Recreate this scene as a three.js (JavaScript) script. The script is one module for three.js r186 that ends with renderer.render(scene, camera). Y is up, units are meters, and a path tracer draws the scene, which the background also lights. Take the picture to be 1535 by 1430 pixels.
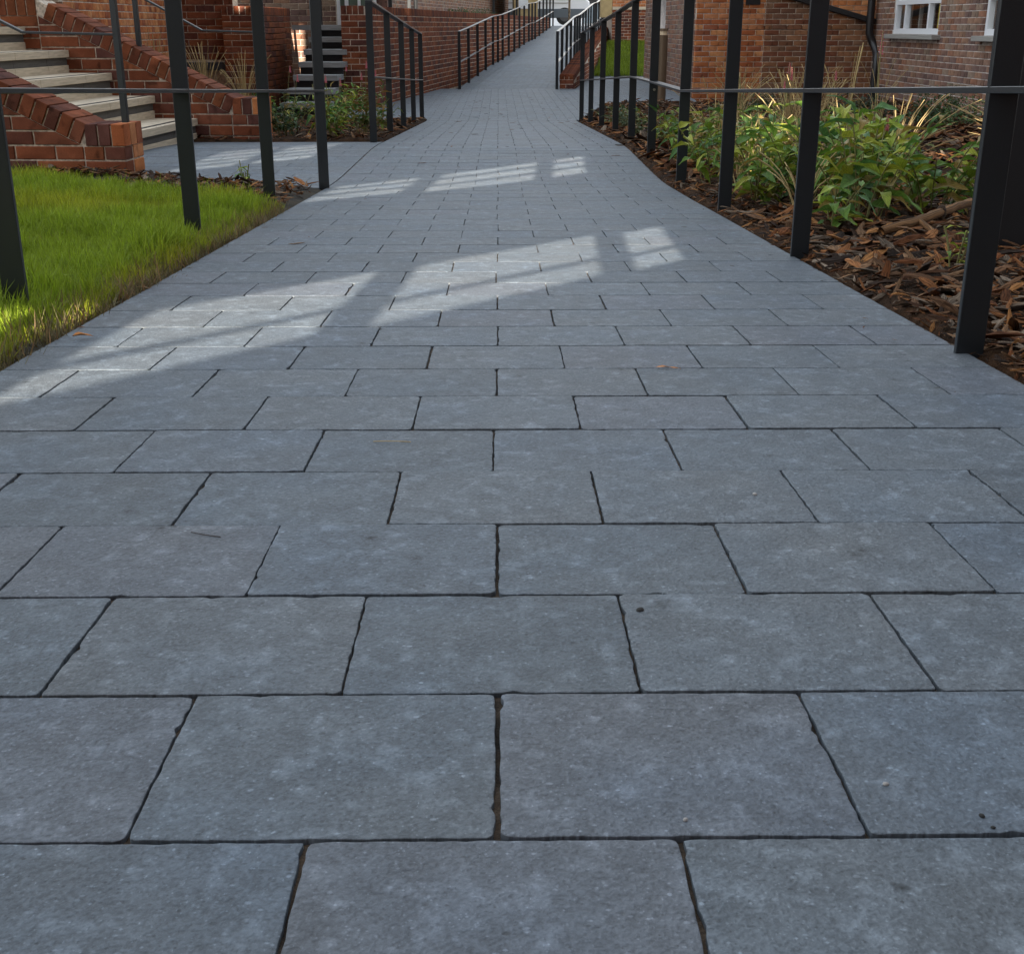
import * as THREE from 'three';
import { mergeGeometries } from 'three/addons/utils/BufferGeometryUtils.js';
import { RoundedBoxGeometry } from 'three/addons/geometries/RoundedBoxGeometry.js';

// ---------------------------------------------------------------- camera, sky, sun, exposure
const scene = new THREE.Scene();
const camera = new THREE.PerspectiveCamera(42.73, 1024 / 953, 0.05, 400);
const CAM_Y = 0.408, PITCH = 20.32 * Math.PI / 180, YAW = 0.62 * Math.PI / 180;
camera.position.set(0, CAM_Y, 0);
camera.lookAt(Math.sin(YAW) * Math.cos(PITCH), CAM_Y - Math.sin(PITCH), -Math.cos(YAW) * Math.cos(PITCH));
const renderer = new THREE.WebGLRenderer({ antialias: true });
renderer.toneMapping = THREE.LinearToneMapping;
renderer.toneMappingExposure = 3.6;
renderer.shadowMap.enabled = true;

const SUN_AZ = 3 * Math.PI / 180, SUN_EL = 22 * Math.PI / 180;       // light travels away from the camera, 3 degrees to the right
const sunTravel = new THREE.Vector3(Math.sin(SUN_AZ) * Math.cos(SUN_EL), -Math.sin(SUN_EL), -Math.cos(SUN_AZ) * Math.cos(SUN_EL));
const sun = new THREE.DirectionalLight(new THREE.Color().setRGB(1.0, 0.9, 0.77), 5.0);
sun.position.copy(sunTravel).multiplyScalar(-60); sun.target.position.set(0, 0, 0);
sun.castShadow = true; sun.shadow.radius = 0.35; sun.shadow.mapSize.set(4096, 4096);
Object.assign(sun.shadow.camera, { left: -30, right: 30, top: 40, bottom: -30, near: 1, far: 160 });
scene.add(sun, sun.target);

// ---------------------------------------------------------------- helpers
function rng(seed) { let a = seed >>> 0; return () => { a = a + 0x6D2B79F5 | 0; let t = Math.imul(a ^ a >>> 15, 1 | a); t = t + Math.imul(t ^ t >>> 7, 61 | t) ^ t; return ((t ^ t >>> 14) >>> 0) / 4294967296; }; }
const R = rng(20240611);
const rr = (a, b, r = R) => a + (b - a) * r();
const pick = (a, r = R) => a[Math.floor(r() * a.length)];
const V = (x, y, z) => new THREE.Vector3(x, y, z);
const rgb = (r, g, b) => new THREE.Color().setRGB(r, g, b);
function noiseGrid(n, seed) { const r = rng(seed), a = new Float32Array(n * n); for (let i = 0; i < n * n; i++) a[i] = r(); return a; }
const NG = noiseGrid(256, 77);
function vn(x, y, period) {                                            // tiling value noise, period in cells
  let xi = Math.floor(x), yi = Math.floor(y), fx = x - xi, fy = y - yi; fx = fx * fx * (3 - 2 * fx); fy = fy * fy * (3 - 2 * fy);
  const w = (v) => ((v % period) + period) % period & 255; const x0 = w(xi), x1 = w(xi + 1), y0 = w(yi) * 256, y1 = w(yi + 1) * 256;
  const a = NG[y0 + x0], b = NG[y0 + x1], c = NG[y1 + x0], d = NG[y1 + x1]; return a + (b - a) * fx + (c - a) * fy + (a - b - c + d) * fx * fy;
}
const n1 = (x, s = 0) => vn(x, s * 7.31, 256) * 2 - 1;
function tex(n, fn, srgb, repeat = 1) {
  const d = new Uint8Array(n * n * 4); const o = [0, 0, 0];
  for (let j = 0; j < n; j++) for (let i = 0; i < n; i++) { fn(i / n, j / n, o, i, j); const k = (j * n + i) * 4; for (let c = 0; c < 3; c++) d[k + c] = Math.max(0, Math.min(255, o[c] * 255)); d[k + 3] = 255; }
  const t = new THREE.DataTexture(d, n, n, THREE.RGBAFormat); t.wrapS = t.wrapT = THREE.RepeatWrapping; t.magFilter = THREE.LinearFilter; t.minFilter = THREE.LinearMipmapLinearFilter; t.generateMipmaps = true;
  if (srgb) t.colorSpace = THREE.SRGBColorSpace; t.repeat.set(repeat, repeat); t.needsUpdate = true; return t;
}
const names = {};
function numbered(n) { const k = names[n] = (names[n] ?? -1) + 1; return k ? n + '_' + String(k).padStart(3, '0') : n; }
function tag(o, label, category, group, kind) { if (label) o.userData.label = label; if (category) o.userData.category = category; if (group) o.userData.group = group; if (kind) o.userData.kind = kind; return o; }
function thing(name, label, category, p = [0, 0, 0], turn = 0, group) { const o = new THREE.Group(); o.name = numbered(name); o.position.set(...p); o.rotation.y = turn; scene.add(o); return tag(o, label, category, group); }
function mesh(name, geo, mat, parent, p) { const m = new THREE.Mesh(geo, mat); m.name = parent ? name : numbered(name); m.castShadow = m.receiveShadow = true; if (p) m.position.set(...p); (parent || scene).add(m); return m; }
const struct = (name, geo, mat) => { const m = mesh(name, geo, mat); m.userData.kind = 'structure'; return m; };
const boxG = (w, h, d, x = 0, y = 0, z = 0) => new THREE.BoxGeometry(w, h, d).translate(x, y, z);
function rbox(w, h, d, x = 0, y = 0, z = 0, r = 0.002) { return new RoundedBoxGeometry(w, h, d, 1, r).translate(x, y, z); }
function bar(a, b, w, t, upHint = V(0, 1, 0)) {                        // flat bar from a to b: w across, t along upHint
  const dir = b.clone().sub(a), L = dir.length(); dir.normalize(); const x = new THREE.Vector3().crossVectors(upHint, dir).normalize(), y = new THREE.Vector3().crossVectors(dir, x);
  const g = new RoundedBoxGeometry(w, t, L, 1, Math.min(w, t) * 0.18); g.applyMatrix4(new THREE.Matrix4().makeBasis(x, y, dir).setPosition(a.clone().add(b).multiplyScalar(0.5))); return g;
}
function merge(list) { return mergeGeometries(list.map(g => { const q = g.index ? g.toNonIndexed() : g; for (const k of Object.keys(q.attributes)) if (!['position', 'normal', 'uv', 'color'].includes(k)) q.deleteAttribute(k); return q; })); }
function paint(g, c) { const n = g.attributes.position.count, a = new Float32Array(n * 3); for (let i = 0; i < n; i++) { a[i * 3] = c.r; a[i * 3 + 1] = c.g; a[i * 3 + 2] = c.b; } g.setAttribute('color', new THREE.BufferAttribute(a, 3)); return g; }

// ground height along the path (z = -distance): downhill, a landing, downhill, then flat to the ramp
const PROFILE = [[-40, 1.9], [0, 0], [5.9, -0.286], [7.8, -0.292], [13.5, -0.545], [20.6, -0.552], [400, -0.552]];
function g0(z) { const d = -z; for (let i = 0; i < PROFILE.length - 1; i++) { const [a, b] = PROFILE[i], [c, e] = PROFILE[i + 1]; if (d <= c) return b + (e - b) * (d - a) / (c - a); } return -0.552; }
const gy = z => (g0(z - 0.25) + g0(z) + g0(z + 0.25)) / 3;
const RAMP = [[20.6, -0.552], [24.7, -0.3], [26.2, -0.255], [31.6, 0.045], [33.1, 0.08], [38.7, 0.40], [60, 0.42]];
function ry(z) { const d = -z; if (d <= 20.6) return -0.552; for (let i = 0; i < RAMP.length - 1; i++) { const [a, b] = RAMP[i], [c, e] = RAMP[i + 1]; if (d <= c) return b + (e - b) * (d - a) / (c - a); } return 0.42; }
const rampX = z => -0.618 + 0.1245 * (-z - 20.51);                    // line of the ramp's left railing

// ---------------------------------------------------------------- sky
{
  const w = 512, h = 256, d = new Float32Array(w * h * 4), sd = sunTravel.clone().negate();
  for (let j = 0; j < h; j++) for (let i = 0; i < w; i++) {
    const el = ((j + 0.5) / h - 0.5) * Math.PI, ph = ((i + 0.5) / w - 0.5) * 2 * Math.PI, c = Math.cos(el), x = Math.cos(ph) * c, y = Math.sin(el), z = Math.sin(ph) * c;
    const t = Math.max(0, y), hz = Math.pow(1 - t, 3), s = Math.max(0, x * sd.x + y * sd.y + z * sd.z);
    let r = 0.325 + 0.24 * hz, g = 0.375 + 0.21 * hz, b = 0.435 + 0.14 * hz;
    const k = 1 / (0.35 + t); let f = 0, a = 0.5, q = 2; for (let o = 0; o < 5; o++) { f += a * vn(x * k * q + 40, z * k * q + 90, 256); a *= 0.5; q *= 2.03; }
    const cl = Math.min(1, Math.max(0, (f - 0.46) * 5)) * Math.min(1, t * 6);
    r += (0.62 - r) * cl * 0.75; g += (0.63 - g) * cl * 0.75; b += (0.66 - b) * cl * 0.75;
    const gl = Math.pow(s, 40) * 0.5 + Math.pow(s, 6) * 0.12; r += gl; g += gl * 0.9; b += gl * 0.75;
    if (y < 0) { r = 0.11; g = 0.105; b = 0.1; }
    const e = (j * w + i) * 4; d[e] = r; d[e + 1] = g; d[e + 2] = b; d[e + 3] = 1;
  }
  const t = new THREE.DataTexture(d, w, h, THREE.RGBAFormat, THREE.FloatType); t.mapping = THREE.EquirectangularReflectionMapping; t.magFilter = t.minFilter = THREE.LinearFilter; t.colorSpace = THREE.LinearSRGBColorSpace; t.needsUpdate = true;
  scene.background = t; scene.environment = t;
}

// ---------------------------------------------------------------- textures and materials
function fb(u, v, base, oct) { let s = 0, a = 0.5, p = base; for (let o = 0; o < oct; o++) { s += a * vn(u * p + o * 13, v * p + o * 29, p); a *= 0.5; p *= 2; } return s / (1 - Math.pow(0.5, oct)); }
const specR = rng(5);
function stoneTex(seed, stains) {
  const n = 1536, spec = new Float32Array(n * n), q = rng(seed), ox = q(), oy = q();
  const dot = (x, y, rx, ry, s, soft) => { for (let a = -ry; a <= ry; a++) for (let b = -rx; b <= rx; b++) { const d = (a * a) / (ry * ry + 0.3) + (b * b) / (rx * rx + 0.3); if (d <= 1) spec[((y + a + n) % n) * n + (x + b + n) % n] += s * (soft ? 1 - d : 1 - 0.3 * d); } };
  for (let k = 0; k < 26000; k++) { const x = Math.floor(q() * n), y = Math.floor(q() * n), r = q() < 0.06 ? 3 : q() < 0.3 ? 2 : 1; dot(x, y, Math.floor(r * (0.8 + q() * 0.9)), r, q() < 0.25 ? -0.05 - q() * 0.12 : 0.05 + q() * q() * 0.30, false); }
  for (let k = 0; k < stains; k++) { const x = Math.floor(q() * n), y = Math.floor(q() * n), s = q() < 0.5 ? -0.10 : 0.06; for (let m = 0; m < 40; m++) { const a = q() * 6.28, d = q() * q() * 70; dot(x + Math.floor(Math.cos(a) * d), y + Math.floor(Math.sin(a) * d), 4 + Math.floor(q() * 12), 3 + Math.floor(q() * 9), s * 0.35, true); } }
  const hgt = new Float32Array(n * n);
  const m = tex(n, (u, v, o, i, j) => {
    const uu = u + ox, vv = v + oy, big = fb(uu, vv, 6, 3) - 0.5, mid = fb(uu + 0.37, vv + 0.11, 32, 4) - 0.5, g1 = vn(u * 512 + 3, v * 512 + 7, 512) - 0.5, g2 = vn(u * 256, v * 256, 256) - 0.5, fine = NG[(i * 7 + j * 131) & 65535] - 0.5;
    const bl = Math.max(0, fb(uu + 0.7, vv + 0.2, 48, 4) - 0.57);
    const k = 0.60 + big * 0.06 + mid * 0.14 + fine * 0.08 + g1 * 0.10 + g2 * 0.12 + bl * 0.55 + spec[j * n + i] * 0.9;
    hgt[j * n + i] = 0.5 + mid * 0.4 + fine * 0.15 + g1 * 0.3 + g2 * 0.4 - Math.max(0, fb(uu + 0.13, vv + 0.57, 60, 2) - 0.72) * 1.6;
    const w = (fb(uu + 0.21, vv + 0.83, 7, 3) - 0.5) * 0.05; o[0] = k * (0.972 + w); o[1] = k * 0.998; o[2] = k * (1.02 - w);
  }, true);
  const b = tex(n, (u, v, o, i, j) => { o[0] = o[1] = o[2] = hgt[j * n + i]; }, false);
  return { m, b };
}
const stoneT = stoneTex(5, 6), stoneU = stoneTex(6, 16);
const brickT = tex(512, (u, v, o, i, j) => { const a = fb(u, v, 8, 5) - 0.5, f = NG[(i * 13 + j * 197) & 65535] - 0.5, s = Math.max(0, fb(u + 0.4, v + 0.3, 24, 3) - 0.62); const e = Math.max(0, fb(u + 0.13, v + 0.61, 12, 5) - 0.60) * 1.3, k = 0.78 + a * 0.46 + f * 0.13 - s * 0.9; o[0] = k + e * 0.3; o[1] = k * 0.985 + e * 0.42; o[2] = k * 0.97 + e * 0.46; }, true);
const grainT = tex(256, (u, v, o, i, j) => { const k = 0.5 + (fb(u, v, 16, 4) - 0.5) * 0.7 + (NG[(i * 5 + j * 173) & 65535] - 0.5) * 0.3; o[0] = o[1] = o[2] = k; }, false);
const soilT = tex(512, (u, v, o, i, j) => { const a = fb(u, v, 10, 6), f = NG[(i * 11 + j * 151) & 65535]; const k = 0.45 + (a - 0.5) * 0.7 + (f - 0.5) * 0.25; o[0] = k; o[1] = k * 0.93; o[2] = k * 0.85; }, true);
const limeT = tex(512, (u, v, o, i, j) => { const a = fb(u, v, 6, 5) - 0.5, f = NG[(i * 3 + j * 211) & 65535] - 0.5; const k = 0.86 + a * 0.22 + f * 0.06; o[0] = k; o[1] = k * 0.985; o[2] = k * 0.955; }, true);
const leafT = tex(256, (u, v, o) => { const x = Math.abs(u - 0.5) * 2; const mid = Math.exp(-x * x * 260) * 0.30; const q = (v * 9 - x * 2.2) % 1; const ve = Math.exp(-Math.pow((q + 1) % 1 - 0.5, 2) * 120) * 0.16; const k = 0.80 + mid * 0.5 + ve + (fb(u, v, 10, 4) - 0.5) * 0.3; o[0] = k * 0.97 + mid * 0.2; o[1] = k; o[2] = k * 0.95; }, true);
const barkT = tex(256, (u, v, o, i, j) => { const a = fb(u * 0.25, v, 16, 4) - 0.5, s = vn(u * 6, v * 64, 64) - 0.5; const k = 0.62 + a * 0.5 + s * 0.45; o[0] = k; o[1] = k * 0.96; o[2] = k * 0.9; }, true);
const S = (o) => new THREE.MeshStandardMaterial(o), DULL = (o) => new THREE.MeshPhysicalMaterial({ specularIntensity: 0.25, ...o });
const M = {
  pavers: [[1, 1, 1], [0.93, 0.945, 0.955], [1.06, 1.06, 1.055], [1.02, 0.975, 0.985], [0.95, 0.975, 1.01], [1.04, 1.02, 1.0], [0.89, 0.90, 0.905], [1.02, 0.995, 0.975]].map((c, i) => S({ map: (i % 2 ? stoneU : stoneT).m, bumpMap: (i % 2 ? stoneU : stoneT).b, bumpScale: 0.0014, roughness: 0.66, color: rgb(c[0] * 0.262, c[1] * 0.298, c[2] * 0.33) })),
  paverFar: S({ map: stoneT.m, roughness: 0.66, vertexColors: true, color: rgb(0.262, 0.298, 0.33) }),
  joint: S({ map: soilT, bumpMap: grainT, bumpScale: 0.003, roughness: 1, color: rgb(0.25, 0.20, 0.155) }),
  soil: DULL({ map: soilT, bumpMap: soilT, bumpScale: 0.02, roughness: 1, color: rgb(0.19, 0.115, 0.07) }),
  lawnSoil: S({ map: soilT, roughness: 1, color: rgb(0.12, 0.10, 0.05) }),
  mortar: S({ map: grainT.clone(), bumpMap: grainT, bumpScale: 0.002, roughness: 1, color: rgb(1.0, 0.85, 0.68) }),
  mortarGrey: S({ map: grainT.clone(), roughness: 1, color: rgb(0.9, 0.80, 0.72) }),
  metal: S({ color: rgb(0.015, 0.019, 0.022), roughness: 0.34, metalness: 0.0, bumpMap: grainT, bumpScale: 0.0001 }),
  steel: S({ color: rgb(0.5, 0.5, 0.5), roughness: 0.3, metalness: 1 }),
  lime: S({ map: limeT, bumpMap: grainT, bumpScale: 0.001, roughness: 0.8, color: rgb(0.74, 0.64, 0.50) }),
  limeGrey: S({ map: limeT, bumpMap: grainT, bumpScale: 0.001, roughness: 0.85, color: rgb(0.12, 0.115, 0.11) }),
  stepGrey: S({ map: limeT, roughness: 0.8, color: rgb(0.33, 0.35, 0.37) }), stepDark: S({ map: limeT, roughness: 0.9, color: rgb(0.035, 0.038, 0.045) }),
  upvc: S({ color: rgb(0.72, 0.74, 0.76), roughness: 0.35 }), glass: new THREE.MeshPhysicalMaterial({ color: rgb(1, 1, 1), transmission: 1, thickness: 0, roughness: 0.02, ior: 1.5 }),
  sillStone: S({ map: limeT, roughness: 0.85, color: rgb(0.38, 0.38, 0.37) }), black: S({ color: rgb(0.012, 0.012, 0.013), roughness: 0.4 }),
  bronze: S({ color: rgb(0.17, 0.12, 0.075), roughness: 0.5, metalness: 0.5 }), white: S({ color: rgb(0.75, 0.77, 0.8), roughness: 0.5 }),
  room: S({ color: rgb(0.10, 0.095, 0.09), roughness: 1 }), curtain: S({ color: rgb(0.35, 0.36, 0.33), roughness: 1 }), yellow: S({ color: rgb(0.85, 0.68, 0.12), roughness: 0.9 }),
  plain: S({ map: brickT, roughness: 1, color: rgb(0.30, 0.13, 0.08) }), plainPurple: S({ map: brickT, roughness: 1, color: rgb(0.26, 0.14, 0.11) }), yellowStone: S({ map: limeT, roughness: 0.9, color: rgb(0.55, 0.42, 0.22) }),
};
const BRICK = {                                                        // tints of the brick families
  red: [[0.336, 0.108, 0.052], [0.291, 0.093, 0.047], [0.370, 0.128, 0.059], [0.246, 0.083, 0.047], [0.207, 0.077, 0.052], [0.325, 0.118, 0.068], [0.168, 0.071, 0.057]],
  orange: [[0.728, 0.275, 0.105], [0.630, 0.219, 0.085], [0.784, 0.350, 0.150], [0.560, 0.175, 0.070], [0.700, 0.294, 0.135], [0.476, 0.163, 0.085]],
  brown: [[0.360, 0.171, 0.085], [0.300, 0.138, 0.076], [0.408, 0.198, 0.104], [0.252, 0.127, 0.081], [0.336, 0.187, 0.114], [0.288, 0.110, 0.062]],
  purple: [[0.363, 0.221, 0.165], [0.308, 0.184, 0.145], [0.407, 0.242, 0.165], [0.253, 0.163, 0.140], [0.363, 0.263, 0.200], [0.396, 0.200, 0.130]],
};
const brickMats = {}; for (const k in BRICK) brickMats[k] = BRICK[k].map(c => DULL({ map: brickT, bumpMap: brickT, bumpScale: 0.0025, roughness: 0.92, color: rgb(...c) }));
const brickStuffMat = DULL({ map: brickT, roughness: 0.92, vertexColors: true });
M.mortar.map.repeat.set(4, 4);

// ---------------------------------------------------------------- prisms from polygons (bricks, caps, slabs)
function prism(poly, w0, w1, bev = 0.003, su = 0, sv = 0) {           // poly counter-clockwise in (u, v); front at w1, no back
  const n = poly.length; let cx = 0, cy = 0; for (const p of poly) { cx += p[0] / n; cy += p[1] / n; }
  const inn = poly.map((p, i) => {
    const a = poly[(i + n - 1) % n], b = poly[(i + 1) % n]; let e1 = [p[0] - a[0], p[1] - a[1]], e2 = [b[0] - p[0], b[1] - p[1]]; const l1 = Math.hypot(...e1) || 1, l2 = Math.hypot(...e2) || 1;
    let nx = -e1[1] / l1 - e2[1] / l2, ny = e1[0] / l1 + e2[0] / l2; const l = Math.hypot(nx, ny) || 1; nx /= l; ny /= l; const cs = Math.max(0.35, nx * -e1[1] / l1 + ny * e1[0] / l1); return [p[0] + nx * bev / cs, p[1] + ny * bev / cs];
  });
  const P = [], U = []; const tri = (a, b, c) => { for (const q of [a, b, c]) { P.push(...q); U.push(q[0] + su + q[2], q[1] + sv + q[2] * 0.7); } };
  for (let i = 1; i < n - 1; i++) tri([...inn[0], w1], [...inn[i], w1], [...inn[i + 1], w1]);
  for (let i = 0; i < n; i++) { const j = (i + 1) % n, A = [...poly[i], w0], B = [...poly[j], w0], C = [...poly[j], w1 - bev], D = [...poly[i], w1 - bev], E = [...inn[j], w1], F = [...inn[i], w1]; tri(A, B, C); tri(A, C, D); tri(D, C, E); tri(D, E, F); }
  const g = new THREE.BufferGeometry(); g.setAttribute('position', new THREE.Float32BufferAttribute(P, 3)); g.setAttribute('uv', new THREE.Float32BufferAttribute(U, 2)); g.computeVertexNormals(); return g;
}
const rect = (u0, v0, u1, v1) => [[u0, v0], [u1, v0], [u1, v1], [u0, v1]];
function clipPoly(poly, [a, b, c]) {                                   // keep a*u + b*v <= c
  const out = []; for (let i = 0; i < poly.length; i++) { const p = poly[i], q = poly[(i + 1) % poly.length], fp = a * p[0] + b * p[1] - c, fq = a * q[0] + b * q[1] - c; if (fp <= 0) out.push(p); if (fp * fq < 0) { const t = fp / (fp - fq); out.push([p[0] + (q[0] - p[0]) * t, p[1] + (q[1] - p[1]) * t]); } } return out;
}
const polyArea = p => p.reduce((s, q, i) => { const r = p[(i + 1) % p.length]; return s + q[0] * r[1] - r[0] * q[1]; }, 0) / 2;
const CH = 0.070, BL = 0.2, BH = 0.0615, JT = 0.0088, BW = 0.096;    // course height, brick length, brick height, joint, header
const prismCache = {};
function brickGeo(len, h, d, variant) {
  const key = [len.toFixed(3), h.toFixed(3), d.toFixed(3), variant].join(); return prismCache[key] ??= (() => { const r = rng(variant * 91 + 3), j = () => (r() - 0.5) * 0.0022; return prism([[-len / 2 + j(), -h / 2 + j()], [len / 2 + j(), -h / 2 + j()], [len / 2 + j(), h / 2 + j()], [-len / 2 + j(), h / 2 + j()]], -d, 0, 0.003, variant * 0.37, variant * 0.61); })();
}
// face of a wall inside thing t: origin o, turned phi about y, u to the right seen from outside
function face(t, o, phi) { return { t, o: V(...o), phi, u: V(Math.cos(phi), 0, -Math.sin(phi)), n: V(Math.sin(phi), 0, Math.cos(phi)), m: new THREE.Matrix4().makeRotationY(phi).setPosition(...o) }; }
function place(f, geo, u, v, w, mat, name = 'brick') { const m = mesh(name, geo, mat, f.t); m.position.copy(f.o).addScaledVector(f.u, u).addScaledVector(f.n, w); m.position.y += v; m.rotation.y = f.phi; return m; }
function bricks(f, o) {
  const { u0, u1, v0 = 0, rows, fam = 'red', clip = [], holes = [], ch = CH, startHeader = 0, seed = 1, single = 300, len = BL, order, header = false } = o; const r = rng(seed * 7919 + 13);
  const list = [], bh = ch - JT, step = header ? BW + JT : len + JT;
  for (let k = 0; k < rows; k++) {
    let u = u0 - ((k + startHeader) % 2 ? step / 2 : 0) - (o.shift || 0);
    while (u < u1) {
      let a = Math.max(u, u0), b = Math.min(u + step - JT, u1); const v = v0 + k * ch + JT / 2; u += step; if (b - u0 < 0.05 && u1 - u0 > 0.12) continue; if (a - u0 < 0.06) a = u0; if (u1 - b < 0.06) b = u1; if (b - a < 0.05) continue;
      let parts = [[a, b]];
      for (const [ha, hb, va, vb] of holes) if (v + bh > va + 0.001 && v < vb - 0.001) parts = parts.flatMap(([p, q]) => q <= ha || p >= hb ? [[p, q]] : [[p, Math.min(q, ha)], [Math.max(p, hb), q]].filter(([s, e]) => e - s > 0.025));
      for (const [p, q] of parts) {
        let poly = rect(p, v, q, v + bh); for (const c of clip) poly = clipPoly(poly, c);
        if (poly.length < 3 || polyArea(poly) < 0.0006) continue;
        const cut = polyArea(poly) < (q - p) * bh - 1e-5; list.push({ p, q, v, poly, cut, key: order ? order((p + q) / 2, v) : r(), tint: Math.floor(r() * BRICK[fam].length), vr: Math.floor(r() * 4), pr: (r() - 0.5) * 0.003, wh: r() });
      }
    }
  }
  list.sort((a, b) => a.key - b.key); const stuff = [];
  list.forEach((b, i) => {
    const corner = (b.q > u1 - 0.004 && o.deepEnd) || (b.p < u0 + 0.004 && o.deepStart), d = corner ? BW : 0.02, cu = (b.p + b.q) / 2, cv = b.v + bh / 2;
    const geo = b.cut ? prism(b.poly.map(p => [p[0] - cu, p[1] - cv]), -d, 0, 0.003, b.vr * 0.3, b.p) : brickGeo(Math.abs(b.q - b.p - len) < 0.004 ? len : Math.round((b.q - b.p) * 250) / 250, bh, d, b.vr);
    if (i < single) place(f, geo, cu, cv, b.pr + 0.004, brickMats[fam][b.tint]);
    else { const c = rgb(...BRICK[fam][b.tint]); const gg = paint(geo.clone(), c); gg.translate(cu, cv, b.pr + 0.004); gg.applyMatrix4(f.m); stuff.push(gg); }
  });
  if (stuff.length) { const m = mesh('brickwork', merge(stuff), brickStuffMat, f.t); m.userData.kind = 'stuff'; }
}

// ---------------------------------------------------------------- ground, beds, lawn soil
function sheet(x0, x1, z0, z1, nx, nz, yf, uvs = 1) {
  const g = new THREE.PlaneGeometry(1, 1, nx, nz), p = g.attributes.position, uv = g.attributes.uv;
  for (let i = 0; i < p.count; i++) { const a = p.getX(i) + 0.5, b = 0.5 - p.getY(i); const z = z0 + (z1 - z0) * b, xa = typeof x0 === 'function' ? x0(z) : x0, xb = typeof x1 === 'function' ? x1(z) : x1, x = xa + (xb - xa) * a; p.setXYZ(i, x, yf(x, z), z); uv.setXY(i, x * uvs, z * uvs); }
  g.computeVertexNormals(); return g;
}
struct('ground', sheet(-150, 150, -200, 60, 20, 260, (x, z) => g0(z) - 0.09), M.soil);
const lump = (x, z) => (vn(x * 9 + 50, z * 9 + 70, 256) - 0.5) * 0.03 + (vn(x * 31, z * 31, 256) - 0.5) * 0.012;
const bedEdge = z => 0.766 + Math.max(0, -z - 5) * 0.008 + Math.max(0, -z - 13.35) * 0.16;
const bedTop = (x, z) => { const q = x - bedEdge(z); return gy(z) - 0.012 + Math.min(1, Math.max(-1.2, (q - 0.012) / 0.02)) * 0.018 + Math.min(1, Math.max(0, (q - 0.034) / 0.3)) * 0.016 + lump(x, z) * Math.min(1, Math.max(0.25, q * 5)); };
{ const m = struct('flower_bed', sheet(z => bedEdge(z) - 0.006, 5.2, -16.6, 2.4, 120, 340, bedTop, 2), M.soil); m.userData.label = 'dark soil of the planting bed between the right railing and the brick building'; }
const lawnTop = (x, z) => gy(z) - 0.012 + Math.min(1, (-0.775 - x) / 0.12) * 0.018 + lump(x * 0.5, z * 0.5) * 0.6;
struct('lawn', sheet(-4.6, z => z > -5.5 ? -0.76 : -0.77 + (z + 5.5) / 0.64, -6.6, 3, 60, 160, lawnTop, 2), M.lawnSoil);
const bed2Top = (x, z) => gy(z) - 0.004 + Math.min(1, Math.max(-1.2, (-8.40 - z) / 0.02)) * 0.016 * Math.min(1, Math.max(0, (-0.772 - x) / 0.015)) + lump(x, z) * Math.min(1, Math.max(0.1, (-8.40 - z) / 0.05));
{ const m = struct('flower_bed', sheet(-3.2, -0.768, -13.7, -8.36, 80, 260, bed2Top, 2), M.soil); m.userData.label = 'dark soil of the narrow bed between the grey steps and the path'; }

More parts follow.
